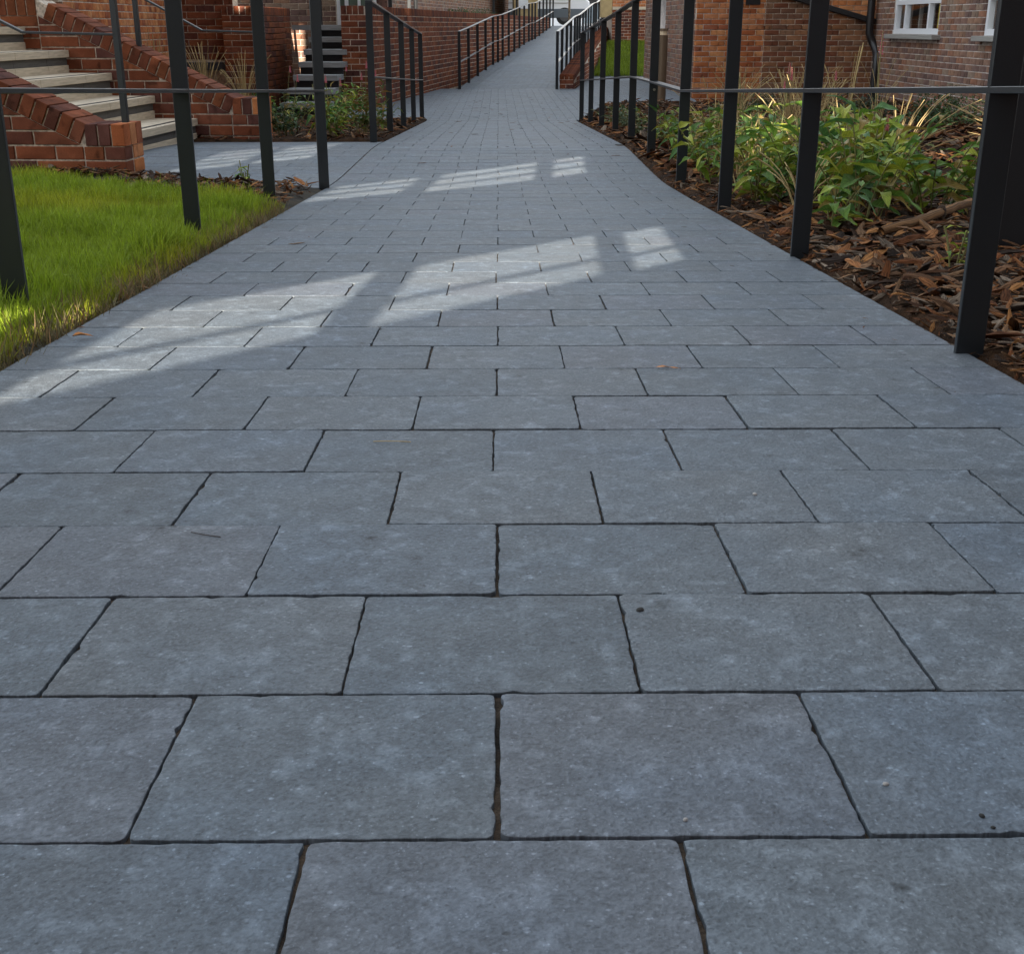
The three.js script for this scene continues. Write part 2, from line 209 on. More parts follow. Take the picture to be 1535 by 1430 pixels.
// ---------------------------------------------------------------- paving
function paverGeo(w, d, cx, cz, nu, nd, seed, yf) {
  const r = rng(seed), pts = [], rad = rr(0.0015, 0.0055, r), chips = []; for (let k = 0; k < 3; k++) chips.push([r() * 4, rr(0.0005, 0.0035, r), rr(0.005, 0.014, r)]);
  const lip = cz > -1.7 ? 1 : 0.35, tiltx = (r() - 0.5) * 0.006 * lip, tiltz = (r() - 0.5) * 0.006 * lip, dy = (r() - 0.5) * 0.0016 * lip;
  const per = 2 * (w + d); const side = [[-w / 2, -d / 2, 1, 0, w, nu], [w / 2, -d / 2, 0, 1, d, nd], [w / 2, d / 2, -1, 0, w, nu], [-w / 2, d / 2, 0, -1, d, nd]]; let s0 = 0;
  side.forEach(([x, z, ux, uz, L, n], si) => { for (let i = 0; i < n; i++) { let t = i / n; if (n > 4) t = t < 0.5 ? 0.5 * Math.pow(2 * t, 1.12) : 1 - 0.5 * Math.pow(2 - 2 * t, 1.12); const s = s0 + t * L; let e = 0.0001 + Math.abs(n1(s * 140, seed % 97)) * 0.0009 + Math.abs(n1(s * 45, seed % 89)) * 0.0007; for (const [cp, dp, cw] of chips) { const ds = (s - cp / 4 * per); e += dp * Math.exp(-ds * ds / (cw * cw) * 4); } const dc = Math.min(t, 1 - t) * L; const cr = n > 4 && dc < rad ? 0.29 * rad * (1 - dc / rad) * (1 - dc / rad) : 0; e += cr; if (n > 6) e += r() * r() * 0.0011; e = Math.min(e, 0.0045); const al = i === 0 ? e : 0; pts.push([x + ux * (t * L + al) - uz * e, z + uz * (t * L + al) + ux * e, e]); } s0 += L; });
  const N = pts.length, P = [], U = [], I = []; const ou = r() * 3, ov = r() * 3, fl = r() < 0.5 ? 1 : -1;
  const add = (x, z, y) => { P.push(x, yf(cx + x, cz + z) - yf(cx, cz) + y + dy + tiltx * x + tiltz * z, z); U.push((x * fl + ou) * 1.35, (z * fl + ov) * 1.35); };
  const ins = (p, k) => { const l = Math.hypot(p[0], p[1]), a = Math.max(0, 1 - k / (w / 2)), b = Math.max(0, 1 - k / (d / 2)); return [p[0] * a, p[1] * b]; };
  for (const [k, y] of [[0.0024, 0], [0.0005, -0.0001], [0, -0.0006], [0, -0.014]]) for (const p of pts) { const q = ins(p, k); add(q[0], q[1], y); }
  add(0, 0, 0.0002); const c = 4 * N;
  for (let i = 0; i < N; i++) { const j = (i + 1) % N; I.push(c, j, i); for (let k = 0; k < 3; k++) { const a = k * N + i, b = k * N + j, e = a + N, f = b + N; I.push(a, b, e, b, f, e); } }
  const g = new THREE.BufferGeometry(); g.setAttribute('position', new THREE.Float32BufferAttribute(P, 3)); g.setAttribute('uv', new THREE.Float32BufferAttribute(U, 2)); g.setIndex(I); g.computeVertexNormals(); return g;
}
const PW = 0.2136, PD = 0.1772;
const slabParts = [];
function farPaver(x0, z0, x1, z1, yf, c, skew) {                       // z0 < z1; a chamfered slab with five visible faces
  const b = 0.0025, P = [], U = [], ou = R() * 3; const sx = skew || (() => 0); const pt = (x, z, dy) => [x + sx(z), yf(x, z) + dy, z]; const quad = (a, q, e, f) => { for (const k of [a, q, e, a, e, f]) { P.push(...k); U.push(k[0] + ou, k[2] + ou * 0.7); } };
  const t = [pt(x0 + b, z1 - b, 0), pt(x1 - b, z1 - b, 0), pt(x1 - b, z0 + b, 0), pt(x0 + b, z0 + b, 0)], o = [pt(x0, z1, -0.01), pt(x1, z1, -0.01), pt(x1, z0, -0.01), pt(x0, z0, -0.01)];
  quad(t[0], t[1], t[2], t[3]); for (let i = 0; i < 4; i++) { const j = (i + 1) % 4; quad(o[i], o[j], t[j], t[i]); }
  const g = new THREE.BufferGeometry(); g.setAttribute('position', new THREE.Float32BufferAttribute(P, 3)); g.setAttribute('uv', new THREE.Float32BufferAttribute(U, 2)); g.computeVertexNormals(); return paint(g, c);
}
const tintOf = r => { const k = rr(0.86, 1.1, r); return rgb(k * rr(0.97, 1.02, r), k, k * rr(0.98, 1.04, r)); };
function pave(name, label, xa, xb, za, zb, yf, single, o = {}) {       // za nearer (larger z), zb farther; xa, xb functions of z
  const t = new THREE.Group(); t.name = numbered(name); scene.add(t); tag(t, label, null, null, 'structure'); const r = rng(o.seed || 3), far = []; let count = 0, row = o.row0 || 0; const sk = o.skew || (() => 0);
  for (let z = za; z > zb; z -= PD, row++) {
    const zn = z + (r() - 0.5) * 0.0016, zf = z - PD + (z < -4.5 ? 0.0036 : z < -1.2 ? 0.0018 : 0.0008) + (r() - 0.5) * 0.0012, zm = (zn + zf) / 2, A = xa(zm), B = xb(zm); let x = Math.floor((A - 1) / PW) * PW + (row % 2 ? PW / 2 : 0) + (o.off || 0) + (r() - 0.5) * 0.006;
    for (; x < B; x += PW) {
      let x0 = Math.max(x + 0.0003 + (r() - 0.5) * 0.0012, A), x1 = Math.min(x + PW - 0.0003 + (r() - 0.5) * 0.0012  , B); if (x1 - A < 0.045) continue; if (x0 - A < 0.045) x0 = A; if (B - x1 < 0.045) { if (B - x0 < 0.045) continue; x1 = B; }
      const d = -zm, seen = !o.always && (d < 0.42 || Math.abs((x0 + x1) / 2 - d * 0.01) > d * 0.47 + 0.25);
      if (count < single && !seen && d < (o.maxD || 1e9)) {
        const nu = d < 1.4 ? 30 : d < 2.2 ? 18 : d < 3.6 ? 9 : 4, nd = d < 1.4 ? 25 : d < 2.2 ? 14 : d < 3.6 ? 7 : 3, cx = (x0 + x1) / 2; const m = mesh('paver', paverGeo(x1 - x0, zn - zf, cx, zm, nu, nd, 1000 + row * 61 + Math.round(x * 40), yf), M.pavers[Math.floor(r() * M.pavers.length)], t); m.position.set(cx, yf(cx, zm), zm); count++;
      } else far.push(farPaver(x0, zf, x1, zn, yf, tintOf(r), sk));
    }
  }
  if (far.length) { const m = mesh('paving', merge(far), M.paverFar, t); m.userData.kind = 'stuff'; }
  return t;
}
const yPath = (x, z) => gy(z);
const path = pave('path', 'grey block paved path running down to the ramp', () => -0.765, z => 0.766 + Math.max(0, -z - 5) * 0.008, 1.19, -13.62, yPath, 300, { off: -0.004, row0: 0, seed: 4 });
mesh('bed_sand', sheet(-0.772, z => 0.773 + Math.max(0, -z - 5) * 0.008, -13.62, 1.19, 160, 900, (x, z) => gy(z) - 0.0042 + (vn(x * 120 + 30, z * 120 + 60, 256) - 0.5) * 0.002, 3), M.joint, path);
// side path to the stairs, its near edge runs slantwise from the pier to the railing's last post
const sideNear = x => -5.52 + (x + 0.77) * 0.64;
const sideP = pave('side_path', 'grey block paved area between the path and the stone stairs', z => Math.max(-2.45, z > -6.35 ? -0.77 + (z + 5.52) / 0.64 : -9), () => -0.772, -5.55, -8.42, (x, z) => gy(z) - 0.001, 130, { off: 0.05, row0: 1, seed: 9, always: true });
mesh('bed_sand', sheet(z => Math.max(-2.6, z > -6.35 ? -0.77 + (z + 5.52) / 0.64 : -9), -0.772, -8.42, -5.53, 6, 40, (x, z) => gy(z) - 0.0085, 3), M.joint, sideP);
const fore = pave('forecourt', 'grey block paved level area at the foot of the ramp', z => -1.75 + Math.max(0, -z - 15.6) * 0.13, z => z > -16.7 ? bedEdge(z) : 2.72, -13.62, -20.6, yPath, 0, { seed: 12, row0: 1 });
mesh('bed_sand', sheet(-1.85, 2.74, -20.62, -13.6, 4, 40, (x, z) => gy(z) - 0.0085, 3), M.joint, fore);
const fore2 = pave('paved_path', 'grey block paving between the low brick wall and the small lawn', z => 1.24 + (-z - 20.6) * 0.1245, z => 2.72 + Math.max(0, -z - 22) * 0.05, -20.6, -25.6, yPath, 0, { seed: 14 });
mesh('bed_sand', sheet(1.2, 3.2, -25.6, -20.6, 4, 10, (x, z) => gy(z) - 0.0085, 3), M.joint, fore2);
const ramp = pave('ramp', 'grey block paved ramp climbing between the brick wall and the railings', () => -0.66, () => 0.98, -20.6, -39, (x, z) => ry(z), 0, { seed: 15, skew: z => 0.1245 * (-z - 20.51) });
mesh('bed_sand', sheet(z => rampX(z) - 0.06, z => rampX(z) + 1.62, -39, -20.6, 4, 60, (x, z) => ry(z) - 0.0085, 3), M.joint, ramp);
struct('road', sheet(-30, 60, -90, -38.9, 4, 10, () => 0.40, 0.5), S({ map: soilT, roughness: 0.9, color: rgb(0.42, 0.42, 0.42) }));
{ const lw = (x, z) => -0.552 + Math.min(0.52, Math.max(0, (-z - 25.6) * 0.082)); const m = struct('lawn', sheet(z => rampX(z) + 1.85, 7, -34, -25.6, 20, 30, lw, 2), S({ map: soilT, roughness: 1, color: rgb(0.07, 0.10, 0.02) })); m.userData.label = 'small green lawn sloping up behind the right railing'; }

// ---------------------------------------------------------------- railings
const RH = 0.87, MH = 0.41, FW = 0.046, FT = 0.011;
function railing(name, label, posts, yf, o = {}) {                     // posts: [x, z, turn]
  const t = thing(name, label, 'railing', [posts[0][0], yf(posts[0][1], posts[0][0]), posts[0][1]], 0, o.group); const [bx, by, bz] = t.position.toArray();
  const P = posts.map(([x, z, a = 0], i) => ({ b: V(x - bx, yf(z, x) - by, z - bz), a, w: o.wide && o.wide.includes(i) ? 0.05 : FW }));
  P.forEach((p, i) => { const g = rbox(p.w, RH + 0.1, FT, 0, RH / 2 - 0.05 - 0.006, 0, 0.0016); const m = mesh('post', g, M.metal, t, p.b.toArray()); m.rotation.y = p.a; });
  const line = (h, th) => { const gs = []; for (let i = 0; i + 1 < P.length; i++) { const a = P[i].b.clone(), b = P[i + 1].b.clone(); a.y += h; b.y += h; const ext = b.clone().sub(a).normalize().multiplyScalar(0.004); gs.push(bar(a.sub(ext), b.add(ext), FW, th)); } return merge(gs); };
  if (o.top !== false) mesh('top_rail', line(RH, 0.012), M.metal, t); mesh('middle_rail', line(MH, 0.0105), M.metal, t);
  if (o.bolts) for (const [i, h] of o.bolts) { const p = P[i].b; const g = new THREE.CylinderGeometry(0.007, 0.007, 0.006, 10).rotateX(Math.PI / 2); mesh('bolt', g, M.steel, t, [p.x + 0.004, p.y + h, p.z + FT / 2 + 0.003]); }
  return t;
}
const yp = z => gy(z);
railing('path_railing', 'dark grey flat bar railing along the lawn on the left path edge', [[-0.893, 2.6], [-0.892, 1.3], [-0.892, 0.05], [-0.891, -1.15], [-0.914, -2.29], [-0.888, -3.58], [-0.884, -4.8], [-0.773, -5.52, 0.5]], yp);
railing('path_railing', 'short dark railing of five posts between the flower bed and the path', [[-0.826, -8.35, 0.1], [-0.825, -9.65], [-0.822, -11.0], [-0.82, -12.3], [-0.818, -13.6]], yp);
railing('path_railing', 'dark railing along the right path edge in front of the leafy plants', [[0.765, 2.2], [0.765, 1.0], [0.766, -0.3], [0.767, -1.93], [0.778, -3.15], [0.805, -4.4], [0.822, -5.6], [0.846, -6.95, 0.06], [0.876, -8.3, 0.06], [0.885, -9.55, 0.06], [0.882, -10.8, 0.06], [0.878, -12.05], [0.872, -13.3]], yp, { bolts: [[7, 0.84], [7, 0.37]] });
{
  const dz = [20.51, 21.52, 22.6, 23.65, 24.7, 25.46, 26.23, 27.3, 28.35, 29.38, 30.4, 31.5, 32.3, 33.09, 34.25, 35.35, 36.42, 37.5, 38.6];
  railing('ramp_railing', 'black railing with many posts fixed up the ramp beside the brick retaining wall', dz.map(d => [rampX(-d), -d]), z => ry(z));
  railing('ramp_railing', 'railing on the right side of the ramp above the low brick wall', dz.map(d => [rampX(-d) + 1.56, -d]), z => ry(z));
}
{ const t = thing('square_post', 'thick black square post standing in the bark at the right edge of the photo', 'post', [1.31, gy(-3.16), -3.16]); mesh('shaft', rbox(0.15, 1.3, 0.12, 0, 0.6, 0, 0.004), S({ color: rgb(0.008, 0.009, 0.011), roughness: 0.55, bumpMap: grainT, bumpScale: 0.0002 }), t); mesh('cap', rbox(0.16, 0.012, 0.13, 0, 1.256, 0, 0.003), M.metal, t); }

// ---------------------------------------------------------------- stone stairs with brick flank walls (own frame: x to the right along the walls, z towards the camera)
const ST = -5.5 * Math.PI / 180;                                       // turned so that the left end lies farther away
const stairPos = [-1.837, -0.288, -6.2];
function slopeWall(name, label, dist, flat, run, topL, baseDrop, seed, posx = 0) {
  // wall along -x from its pier at x = posx; front face at z = -dist; flat cap, then a slope of 0.5, then level again after run
  const t = thing(name, label, 'wall'); const c = Math.cos(ST), s = Math.sin(ST); t.rotation.y = ST; t.position.set(stairPos[0] + posx * c - dist * s, stairPos[1] - baseDrop, stairPos[2] - posx * s - dist * c);
  const TH = 0.235, CAP = 0.104, SL = 0.49, h0 = 0.244 + baseDrop - CAP, f = face(t, [0, 0, 0], 0), len = 3.2, endRun = -(flat + run), hTop = h0 + run * SL;
  const clip = [[SL, 1, h0 - SL * flat - 0.004 + 0 * 1]]; // v <= h0 + SL * (-u - flat)
  const clips = [[[SL, 1, h0 - SL * flat]], []];
  bricks(f, { u0: -flat + 0, u1: 0, v0: h0 - 12 * CH, rows: 12, fam: 'red', seed, deepEnd: true, clip: [[0, -1, 0.1]] });
  bricks(f, { u0: endRun, u1: -flat - JT, v0: h0 - 12 * CH, rows: 12 + Math.ceil(run * SL / CH), fam: 'red', seed: seed + 1, clip: [[SL, 1, h0 - SL * flat - 0.004], [0, -1, 0.1]], startHeader: 1, shift: 0.05 });
  if (topL) bricks(f, { u0: endRun - topL, u1: endRun - JT, v0: hTop - 18 * CH, rows: 18, fam: 'red', seed: seed + 2, clip: [[0, -1, 0.1]] });
  // end face of the pier: single bricks across the thickness, orange to paint in its light
  const e = face(t, [0, 0, 0], Math.PI / 2); for (let k = 1; k <= 4; k++) { const v = h0 - k * CH; if (v < -0.1) break; place(e, brickGeo(TH - BW - JT - 0.004, BH, 0.02, k), BW + JT + (TH - BW - JT) / 2, v + CH / 2, 0.003, brickMats.orange[(seed + k) % 5]); }
  // core
  const sh = new THREE.Shape(); sh.moveTo(-0.003, -0.15); sh.lineTo(-0.003, h0 + 0.095); sh.lineTo(-flat, h0 + 0.095); sh.lineTo(endRun, hTop + 0.095); sh.lineTo(endRun - (topL || 0), hTop + 0.095); sh.lineTo(endRun - (topL || 0), -0.15); sh.closePath();
  mesh('mortar', new THREE.ExtrudeGeometry(sh, { depth: TH - 0.006, bevelEnabled: false }).translate(0, 0, -TH + 0.003), M.mortar, t);
  // cap bricks on edge
  const bw = 0.0585, pitch = 0.0675, cap = (a, u, v) => { const cs = Math.cos(a), sn = Math.sin(a), P = rect(0, 0, -bw, CAP).map(([x, y]) => [x * cs - y * sn, x * sn + y * cs]); if (polyArea(P) < 0) P.reverse(); const g = prism(P, -TH - 0.002, 0.006, 0.003, R(), R()); const m = mesh('cap_brick', g, pick(brickMats.red), t, [u, v, 0]); return m; };
  for (let k = 0; k < 3; k++) { const g = prism(rect(-bw, 0, 0.005, CAP), -0.0715, 0.006 - (k ? 0.006 : 0), 0.003, R(), R()); mesh('cap_brick', g, pick(brickMats.orange), t, [0, h0, -k * 0.0795]); }  // end cap bricks orange too, the lit side put into their colour
  let u = -pitch; while (u > -flat + 0.02) { cap(0, u, h0); u -= pitch; }
  const a = -Math.atan(SL), L = run / Math.cos(a), nn = Math.floor(L / pitch); for (let k = 0; k < nn; k++) { const d = (k + 0.35) * pitch; cap(a, -flat - d * Math.cos(a) , h0 - d * Math.sin(a)); }
  if (topL) for (let k = 0; k * pitch < topL; k++) cap(0, endRun - k * pitch - 0.01, hTop);
  return t;
}
slopeWall('brick_wall', 'nearest low brick wall with sloping brick-on-edge top between lawn and stone stairs', 0, 0.205, 2.6, 0, 0, 3);
slopeWall('brick_wall', 'low stepped-top brick wall on the far side of the pale stone stairs', 2.29, 0.2, 1.26, 1.2, 0.03, 23, 0.04);
{
  const t = thing('stone_stairs', 'pale stone stairs with dark riser bands between the two low brick walls', 'stairs', stairPos, ST);
  const y0 = -0.03, rise = 0.1435, going = 0.279, x0 = -0.42, zN = -0.238, zF = -2.287;
  for (let k = 0; k < 8; k++) {
    const st = new THREE.Group(); st.name = 'step'; t.add(st); const xr = x0 - going * k, top = y0 + rise * (k + 1); const cuts = [zN, -0.62 - (k % 3) * 0.21, -1.22 - (k % 2) * 0.3, -1.86 - (k % 2) * 0.12, zF];
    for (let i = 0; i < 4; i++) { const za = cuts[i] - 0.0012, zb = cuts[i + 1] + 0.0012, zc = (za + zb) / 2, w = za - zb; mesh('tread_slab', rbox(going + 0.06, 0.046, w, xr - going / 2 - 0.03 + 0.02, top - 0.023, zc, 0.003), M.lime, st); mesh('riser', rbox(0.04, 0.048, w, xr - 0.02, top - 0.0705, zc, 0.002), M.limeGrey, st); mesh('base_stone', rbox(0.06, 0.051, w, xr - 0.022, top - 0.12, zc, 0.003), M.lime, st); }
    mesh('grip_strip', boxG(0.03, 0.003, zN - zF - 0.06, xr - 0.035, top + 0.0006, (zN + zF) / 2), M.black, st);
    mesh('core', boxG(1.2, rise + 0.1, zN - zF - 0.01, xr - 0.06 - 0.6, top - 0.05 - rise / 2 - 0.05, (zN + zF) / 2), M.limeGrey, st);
  }
}
{ // stair handrails
  const c = Math.cos(ST), s = Math.sin(ST); const fr = (u, w, y) => V(u * c + w * s, y, -u * s + w * c);
  const mk = (label, off, pts, posts) => { const t = thing('stair_handrail', label, 'handrail', stairPos); for (const h of [MH, RH]) { const g = []; for (let i = 0; i + 1 < pts.length; i++) g.push(bar(fr(pts[i][0], off, pts[i][1] + h), fr(pts[i + 1][0], off, pts[i + 1][1] + h), 0.03, 0.012)); mesh(h === MH ? 'middle_rail' : 'top_rail', merge(g), M.metal, t); } for (const [u, y] of posts) { const m = mesh('post', rbox(0.03, RH + 0.02, 0.03, 0, RH / 2 - 0.012, 0, 0.002), M.metal, t, fr(u, off, y).toArray()); m.rotation.y = ST; } };
  mk('slim dark handrail standing on the nearest brick pier beside the stone stairs', -0.12, [[-0.03, 0.245], [-0.5, 0.255], [-2.6, 1.28]], [[-0.03, 0.245], [-1.4, 0.69 + 0.14], [-2.4, 1.18 + 0.14]]);
  mk('slim dark handrail on top of the far stair wall with a sloping bar', -2.41, [[0.0, 0.245], [-0.36, 0.255], [-1.4, 0.80], [-2.4, 0.83]], [[0.0, 0.245], [-0.80, 0.53], [-2.1, 0.83]]);
}

// ---------------------------------------------------------------- retaining wall, pillars, grey steps on the left
{
  const WT = 0.632; // top level of the wall
  const t = thing('retaining_wall', 'long red brick retaining wall with soldier course top beside path and ramp', 'wall', [-1.58, -0.62, -15.6]); const H = WT + 0.62, rows = 16, v0 = H - 0.104 - rows * CH;
  const soldier = (f, len, seed, single) => { const r = rng(seed), st = []; let i = 0; for (let u = 0.004; u < len - 0.02; u += 0.0702, i++) { const g = brickGeo(0.0615, 0.097, 0.02, i % 4); if (i < single) place(f, g, u + 0.031, H - 0.0505, 0.005, pick(brickMats.red, r)); else { const q = paint(g.clone(), rgb(...pick(BRICK.red, r))); q.translate(u + 0.031, H - 0.0505, 0.005); q.applyMatrix4(f.m); st.push(q); } } if (st.length) mesh('brickwork', merge(st), brickStuffMat, f.t).userData.kind = 'stuff'; };
  const fF = face(t, [-0.3, 0, 0], 0); bricks(fF, { u0: 0, u1: 0.3, v0, rows, fam: 'red', seed: 41, deepEnd: true }); soldier(fF, 0.3, 42, 10);
  const aEnd = V(-0.74 + 1.58, 0, -22.2 + 15.6), L1 = aEnd.length(), ph1 = Math.atan2(-aEnd.z, aEnd.x); const f1 = face(t, [0, 0, 0], ph1);
  bricks(f1, { u0: BW + JT, u1: L1, v0, rows, fam: 'red', seed: 43, single: 180, order: u => u }); soldier(f1, L1, 44, 40);
  const bEnd = V(rampX(-39) - 0.12 + 1.58, 0, -39 + 15.6), d2 = bEnd.clone().sub(aEnd), L2 = d2.length(), ph2 = Math.atan2(-d2.z, d2.x); const f2 = face(t, [aEnd.x, 0, aEnd.z], ph2);
  bricks(f2, { u0: JT, u1: L2, v0, rows, fam: 'red', seed: 45, single: 0 }); soldier(f2, L2, 46, 0);
  const core = (f, len, th) => mesh('mortar', boxG(len - 0.002, H - 0.012, th, len / 2 - 0.001, H / 2 - 0.004, -th / 2).applyMatrix4(f.m), M.mortar, t);
  core(fF, 0.3, 0.25); core(f1, L1, 0.29); core(f2, L2, 0.285);
}
{ // pillar and flank wall left of the grey steps
  const t = thing('brick_wall', 'brick pillar with soldier course top left of the grey steps', 'wall', [-3.26, -0.6, -15.4]); const H = 0.625 + 0.6, rows = 16, v0 = H - 0.104 - rows * CH;
  const f = face(t, [0, 0, 0], 0), w = 0.36; bricks(f, { u0: 0, u1: w, v0, rows, fam: 'red', seed: 51, deepEnd: true, deepStart: true }); const s = face(t, [w, 0, 0], Math.PI / 2 - 0.03); bricks(s, { u0: BW + JT, u1: 2.3, v0, rows, fam: 'red', seed: 52, single: 200 });
  for (let u = 0.004, i = 0; u < w - 0.03; u += 0.0708, i++) place(f, brickGeo(0.0615, 0.097, 0.02, i % 4), u + 0.031, H - 0.0505, 0.005, pick(brickMats.red));
  for (let u = 0.03, i = 0; u < 2.28; u += 0.0702, i++) place(s, brickGeo(0.0615, 0.097, 0.02, i % 4), u + 0.031, H - 0.0505, 0.005, pick(brickMats.red));
  mesh('mortar', boxG(w - 0.004, H - 0.01, 2.3, w / 2, H / 2 - 0.003, -1.15 - 0.001), M.mortar, t);
}
{ // grey steps climbing away beside the retaining wall
  const t = thing('grey_steps', 'grey concrete steps with black gaps between the two brick pillars', 'stairs', [-2.2, -0.552, -14.5], -0.10); const rise = 0.138, go = 0.285;
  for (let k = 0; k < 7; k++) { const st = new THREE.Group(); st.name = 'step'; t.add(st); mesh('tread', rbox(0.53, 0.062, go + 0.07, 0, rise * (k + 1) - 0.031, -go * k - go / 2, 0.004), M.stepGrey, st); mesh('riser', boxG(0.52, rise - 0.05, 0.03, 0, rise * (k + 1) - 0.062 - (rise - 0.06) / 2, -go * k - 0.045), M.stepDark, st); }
  mesh('landing', boxG(0.9, 0.06, 1.8, -0.18, rise * 7 - 0.031, -go * 7 - 0.93), M.stepGrey, t);
}

// ---------------------------------------------------------------- buildings
function plainBox(name, mat, t, w, h, d, x, y, z) { return mesh(name, boxG(w, h, d, x, y, z), mat, t); }
function boxUV(g, s = 1) { const p = g.attributes.position, n = g.attributes.normal, u = g.attributes.uv; for (let i = 0; i < p.count; i++) { const ax = Math.abs(n.getX(i)), ay = Math.abs(n.getY(i)); u.setXY(i, (ax > 0.5 ? p.getZ(i) : p.getX(i)) * s, (ay > 0.5 ? p.getZ(i) : p.getY(i)) * s); } return g; }
{ // left wing of the building behind the stairs
  const t = thing('light_screen', 'brick building corner behind the stone stairs at the left edge', 'building', [-3.85, -0.6, -11.5]); const v0 = 0.3;
  const f = face(t, [-2.6, 0, 0], 0), s = face(t, [0, 0, 0], Math.PI / 2); bricks(f, { u0: 0.9, u1: 2.6, v0, rows: 20, fam: 'brown', seed: 61, deepEnd: true, single: 120, order: (u, v) => -u + Math.abs(v - 1) * 0.5 });
  bricks(s, { u0: BW + JT, u1: 3.98, v0, rows: 20, fam: 'orange', seed: 62, single: 290, order: (u, v) => u, header: true }); mesh('wall', boxUV(boxG(2.6, 4.6, 4, -1.3, 2.2, -2)), M.mortar, t); mesh('upper_wall', boxUV(boxG(2.61, 2.81, 4.01, -1.3, 3.11, -2), 1), M.plain, t);
}
{
  const t = thing('light_screen', 'shaded brick wall set back between the building corner and the brick pillar', 'building', [-3.85, -0.6, -15.55]); const f = face(t, [-0.3, 0, 0], 0); bricks(f, { u0: 0, u1: 1.0, v0: 0.62, rows: 10, fam: 'red', ch: 0.077, len: 0.215, seed: 65, single: 120 });
  mesh('wall', boxUV(boxG(1.0, 4.6, 0.3, 0.2, 2.2, -0.152)), M.mortar, t); mesh('plinth', boxUV(rbox(0.95, 0.09, 0.08, 0.2, 0.55, 0.05, 0.004)), S({ color: rgb(0.03, 0.033, 0.04), roughness: 0.6 }), t); mesh('upper_wall', boxUV(boxG(1.0, 3.15, 0.3, 0.2, 2.94, -0.148)), M.plain, t);
}
{ // building behind the grey steps: pale brick with door and black downpipe
  const t = thing('light_screen', 'pinkish brick building with a white glazed door at the top of the grey steps', 'building', [-2.75, -0.6, -18.0]); const f = face(t, [-1.0, 0, 0], 0);
  bricks(f, { u0: 0, u1: 1.26, v0: 0.2, rows: 18, fam: 'purple', ch: 0.078, len: 0.215, seed: 71, single: 130 }); mesh('wall', boxUV(boxG(1.26, 4.4, 0.3, -0.37, 2.1, -0.152)), M.mortar, t);
  const f2 = face(t, [0.16, 0, -0.6], 0); bricks(f2, { u0: 0, u1: 0.28, v0: 0.92, rows: 10, fam: 'purple', seed: 72 }); mesh('wall', boxUV(boxG(0.28, 4.4, 0.3, 0.30, 2.1, -0.752)), M.mortar, t); mesh('wall', boxUV(boxG(0.72, 4.4, 0.3, 0.80, 2.1, -0.954)), M.plainPurple, t);
  mesh('downpipe', new THREE.CylinderGeometry(0.035, 0.035, 4, 14).translate(0.30, 2.83, 0.06), M.black, t);
  const dr = new THREE.Group(); dr.name = 'door'; t.add(dr); dr.position.set(0.56, 1.0, -0.78); mesh('frame', merge([boxG(0.05, 1.9, 0.06, -0.1, 0.95, 0), boxG(0.05, 1.9, 0.06, 0.42, 0.95, 0), boxG(0.57, 0.05, 0.06, 0.16, 1.9, 0), boxG(0.05, 1.9, 0.06, 0.02, 0.95, 0.002), boxG(0.04, 1.9, 0.06, 0.2, 0.95, 0.002)]), M.upvc, dr); mesh('pane', boxG(0.5, 1.85, 0.01, 0.16, 0.95, -0.02), S({ color: rgb(0.10, 0.14, 0.11), roughness: 0.15 }), dr);
}
{ // building behind the retaining wall
  const d = V(2.3, 0, -18), L = d.length(), ph = Math.atan2(-d.z, d.x); const t = thing('light_screen', 'long purplish brick building above and behind the retaining wall', 'building', [-3.0, -0.6, -19.6]); const f = face(t, [0, 0, 0], ph);
  bricks(f, { u0: 0, u1: 27, v0: 1.0, rows: 14, fam: 'purple', seed: 75, single: 0 }); const c = mesh('wall', boxUV(boxG(27, 4.2, 0.3, 13.5, 2.0, -0.152)).applyMatrix4(f.m), M.mortarGrey, t);
  mesh('terrace', boxG(27, 0.2, 1.0, 13.5, 1.02, 0.5).applyMatrix4(f.m), M.soil, t);
}
{ const t = thing('terrace_railing', 'row of black railing posts on top of the brick retaining wall', 'railing', [-1.64, 0.628, -15.9]); [[0.1, 0], [0.25, -1.0], [0.42, -2.1], [0.48, -2.55], [1.55, -11.5], [2.1, -16]].forEach(([x, z]) => mesh('post', rbox(0.05, 0.8, 0.05, x, 0.4, z, 0.003), M.metal, t)); mesh('top_rail', bar(V(0.1, 0.8, 0), V(0.48, 0.8, -2.55), 0.05, 0.012), M.metal, t); mesh('top_rail', bar(V(0.48, 0.8, -2.55), V(2.1, 0.8, -16), 0.05, 0.012), M.metal, t); }
{ const t = thing('stone_building', 'sunlit yellow stone wall beyond the top of the ramp', 'building', [0.6, 0.2, -41]); mesh('wall', boxUV(boxG(0.75, 4, 4, 0.28, 1.9, -2)), M.yellowStone, t); mesh('window', boxG(0.3, 0.8, 0.05, 0.2, 1.1, 0.003), M.white, t); mesh('coping', boxG(0.8, 0.1, 0.1, 0.28, 0.25, 0.04), M.sillStone, t); }

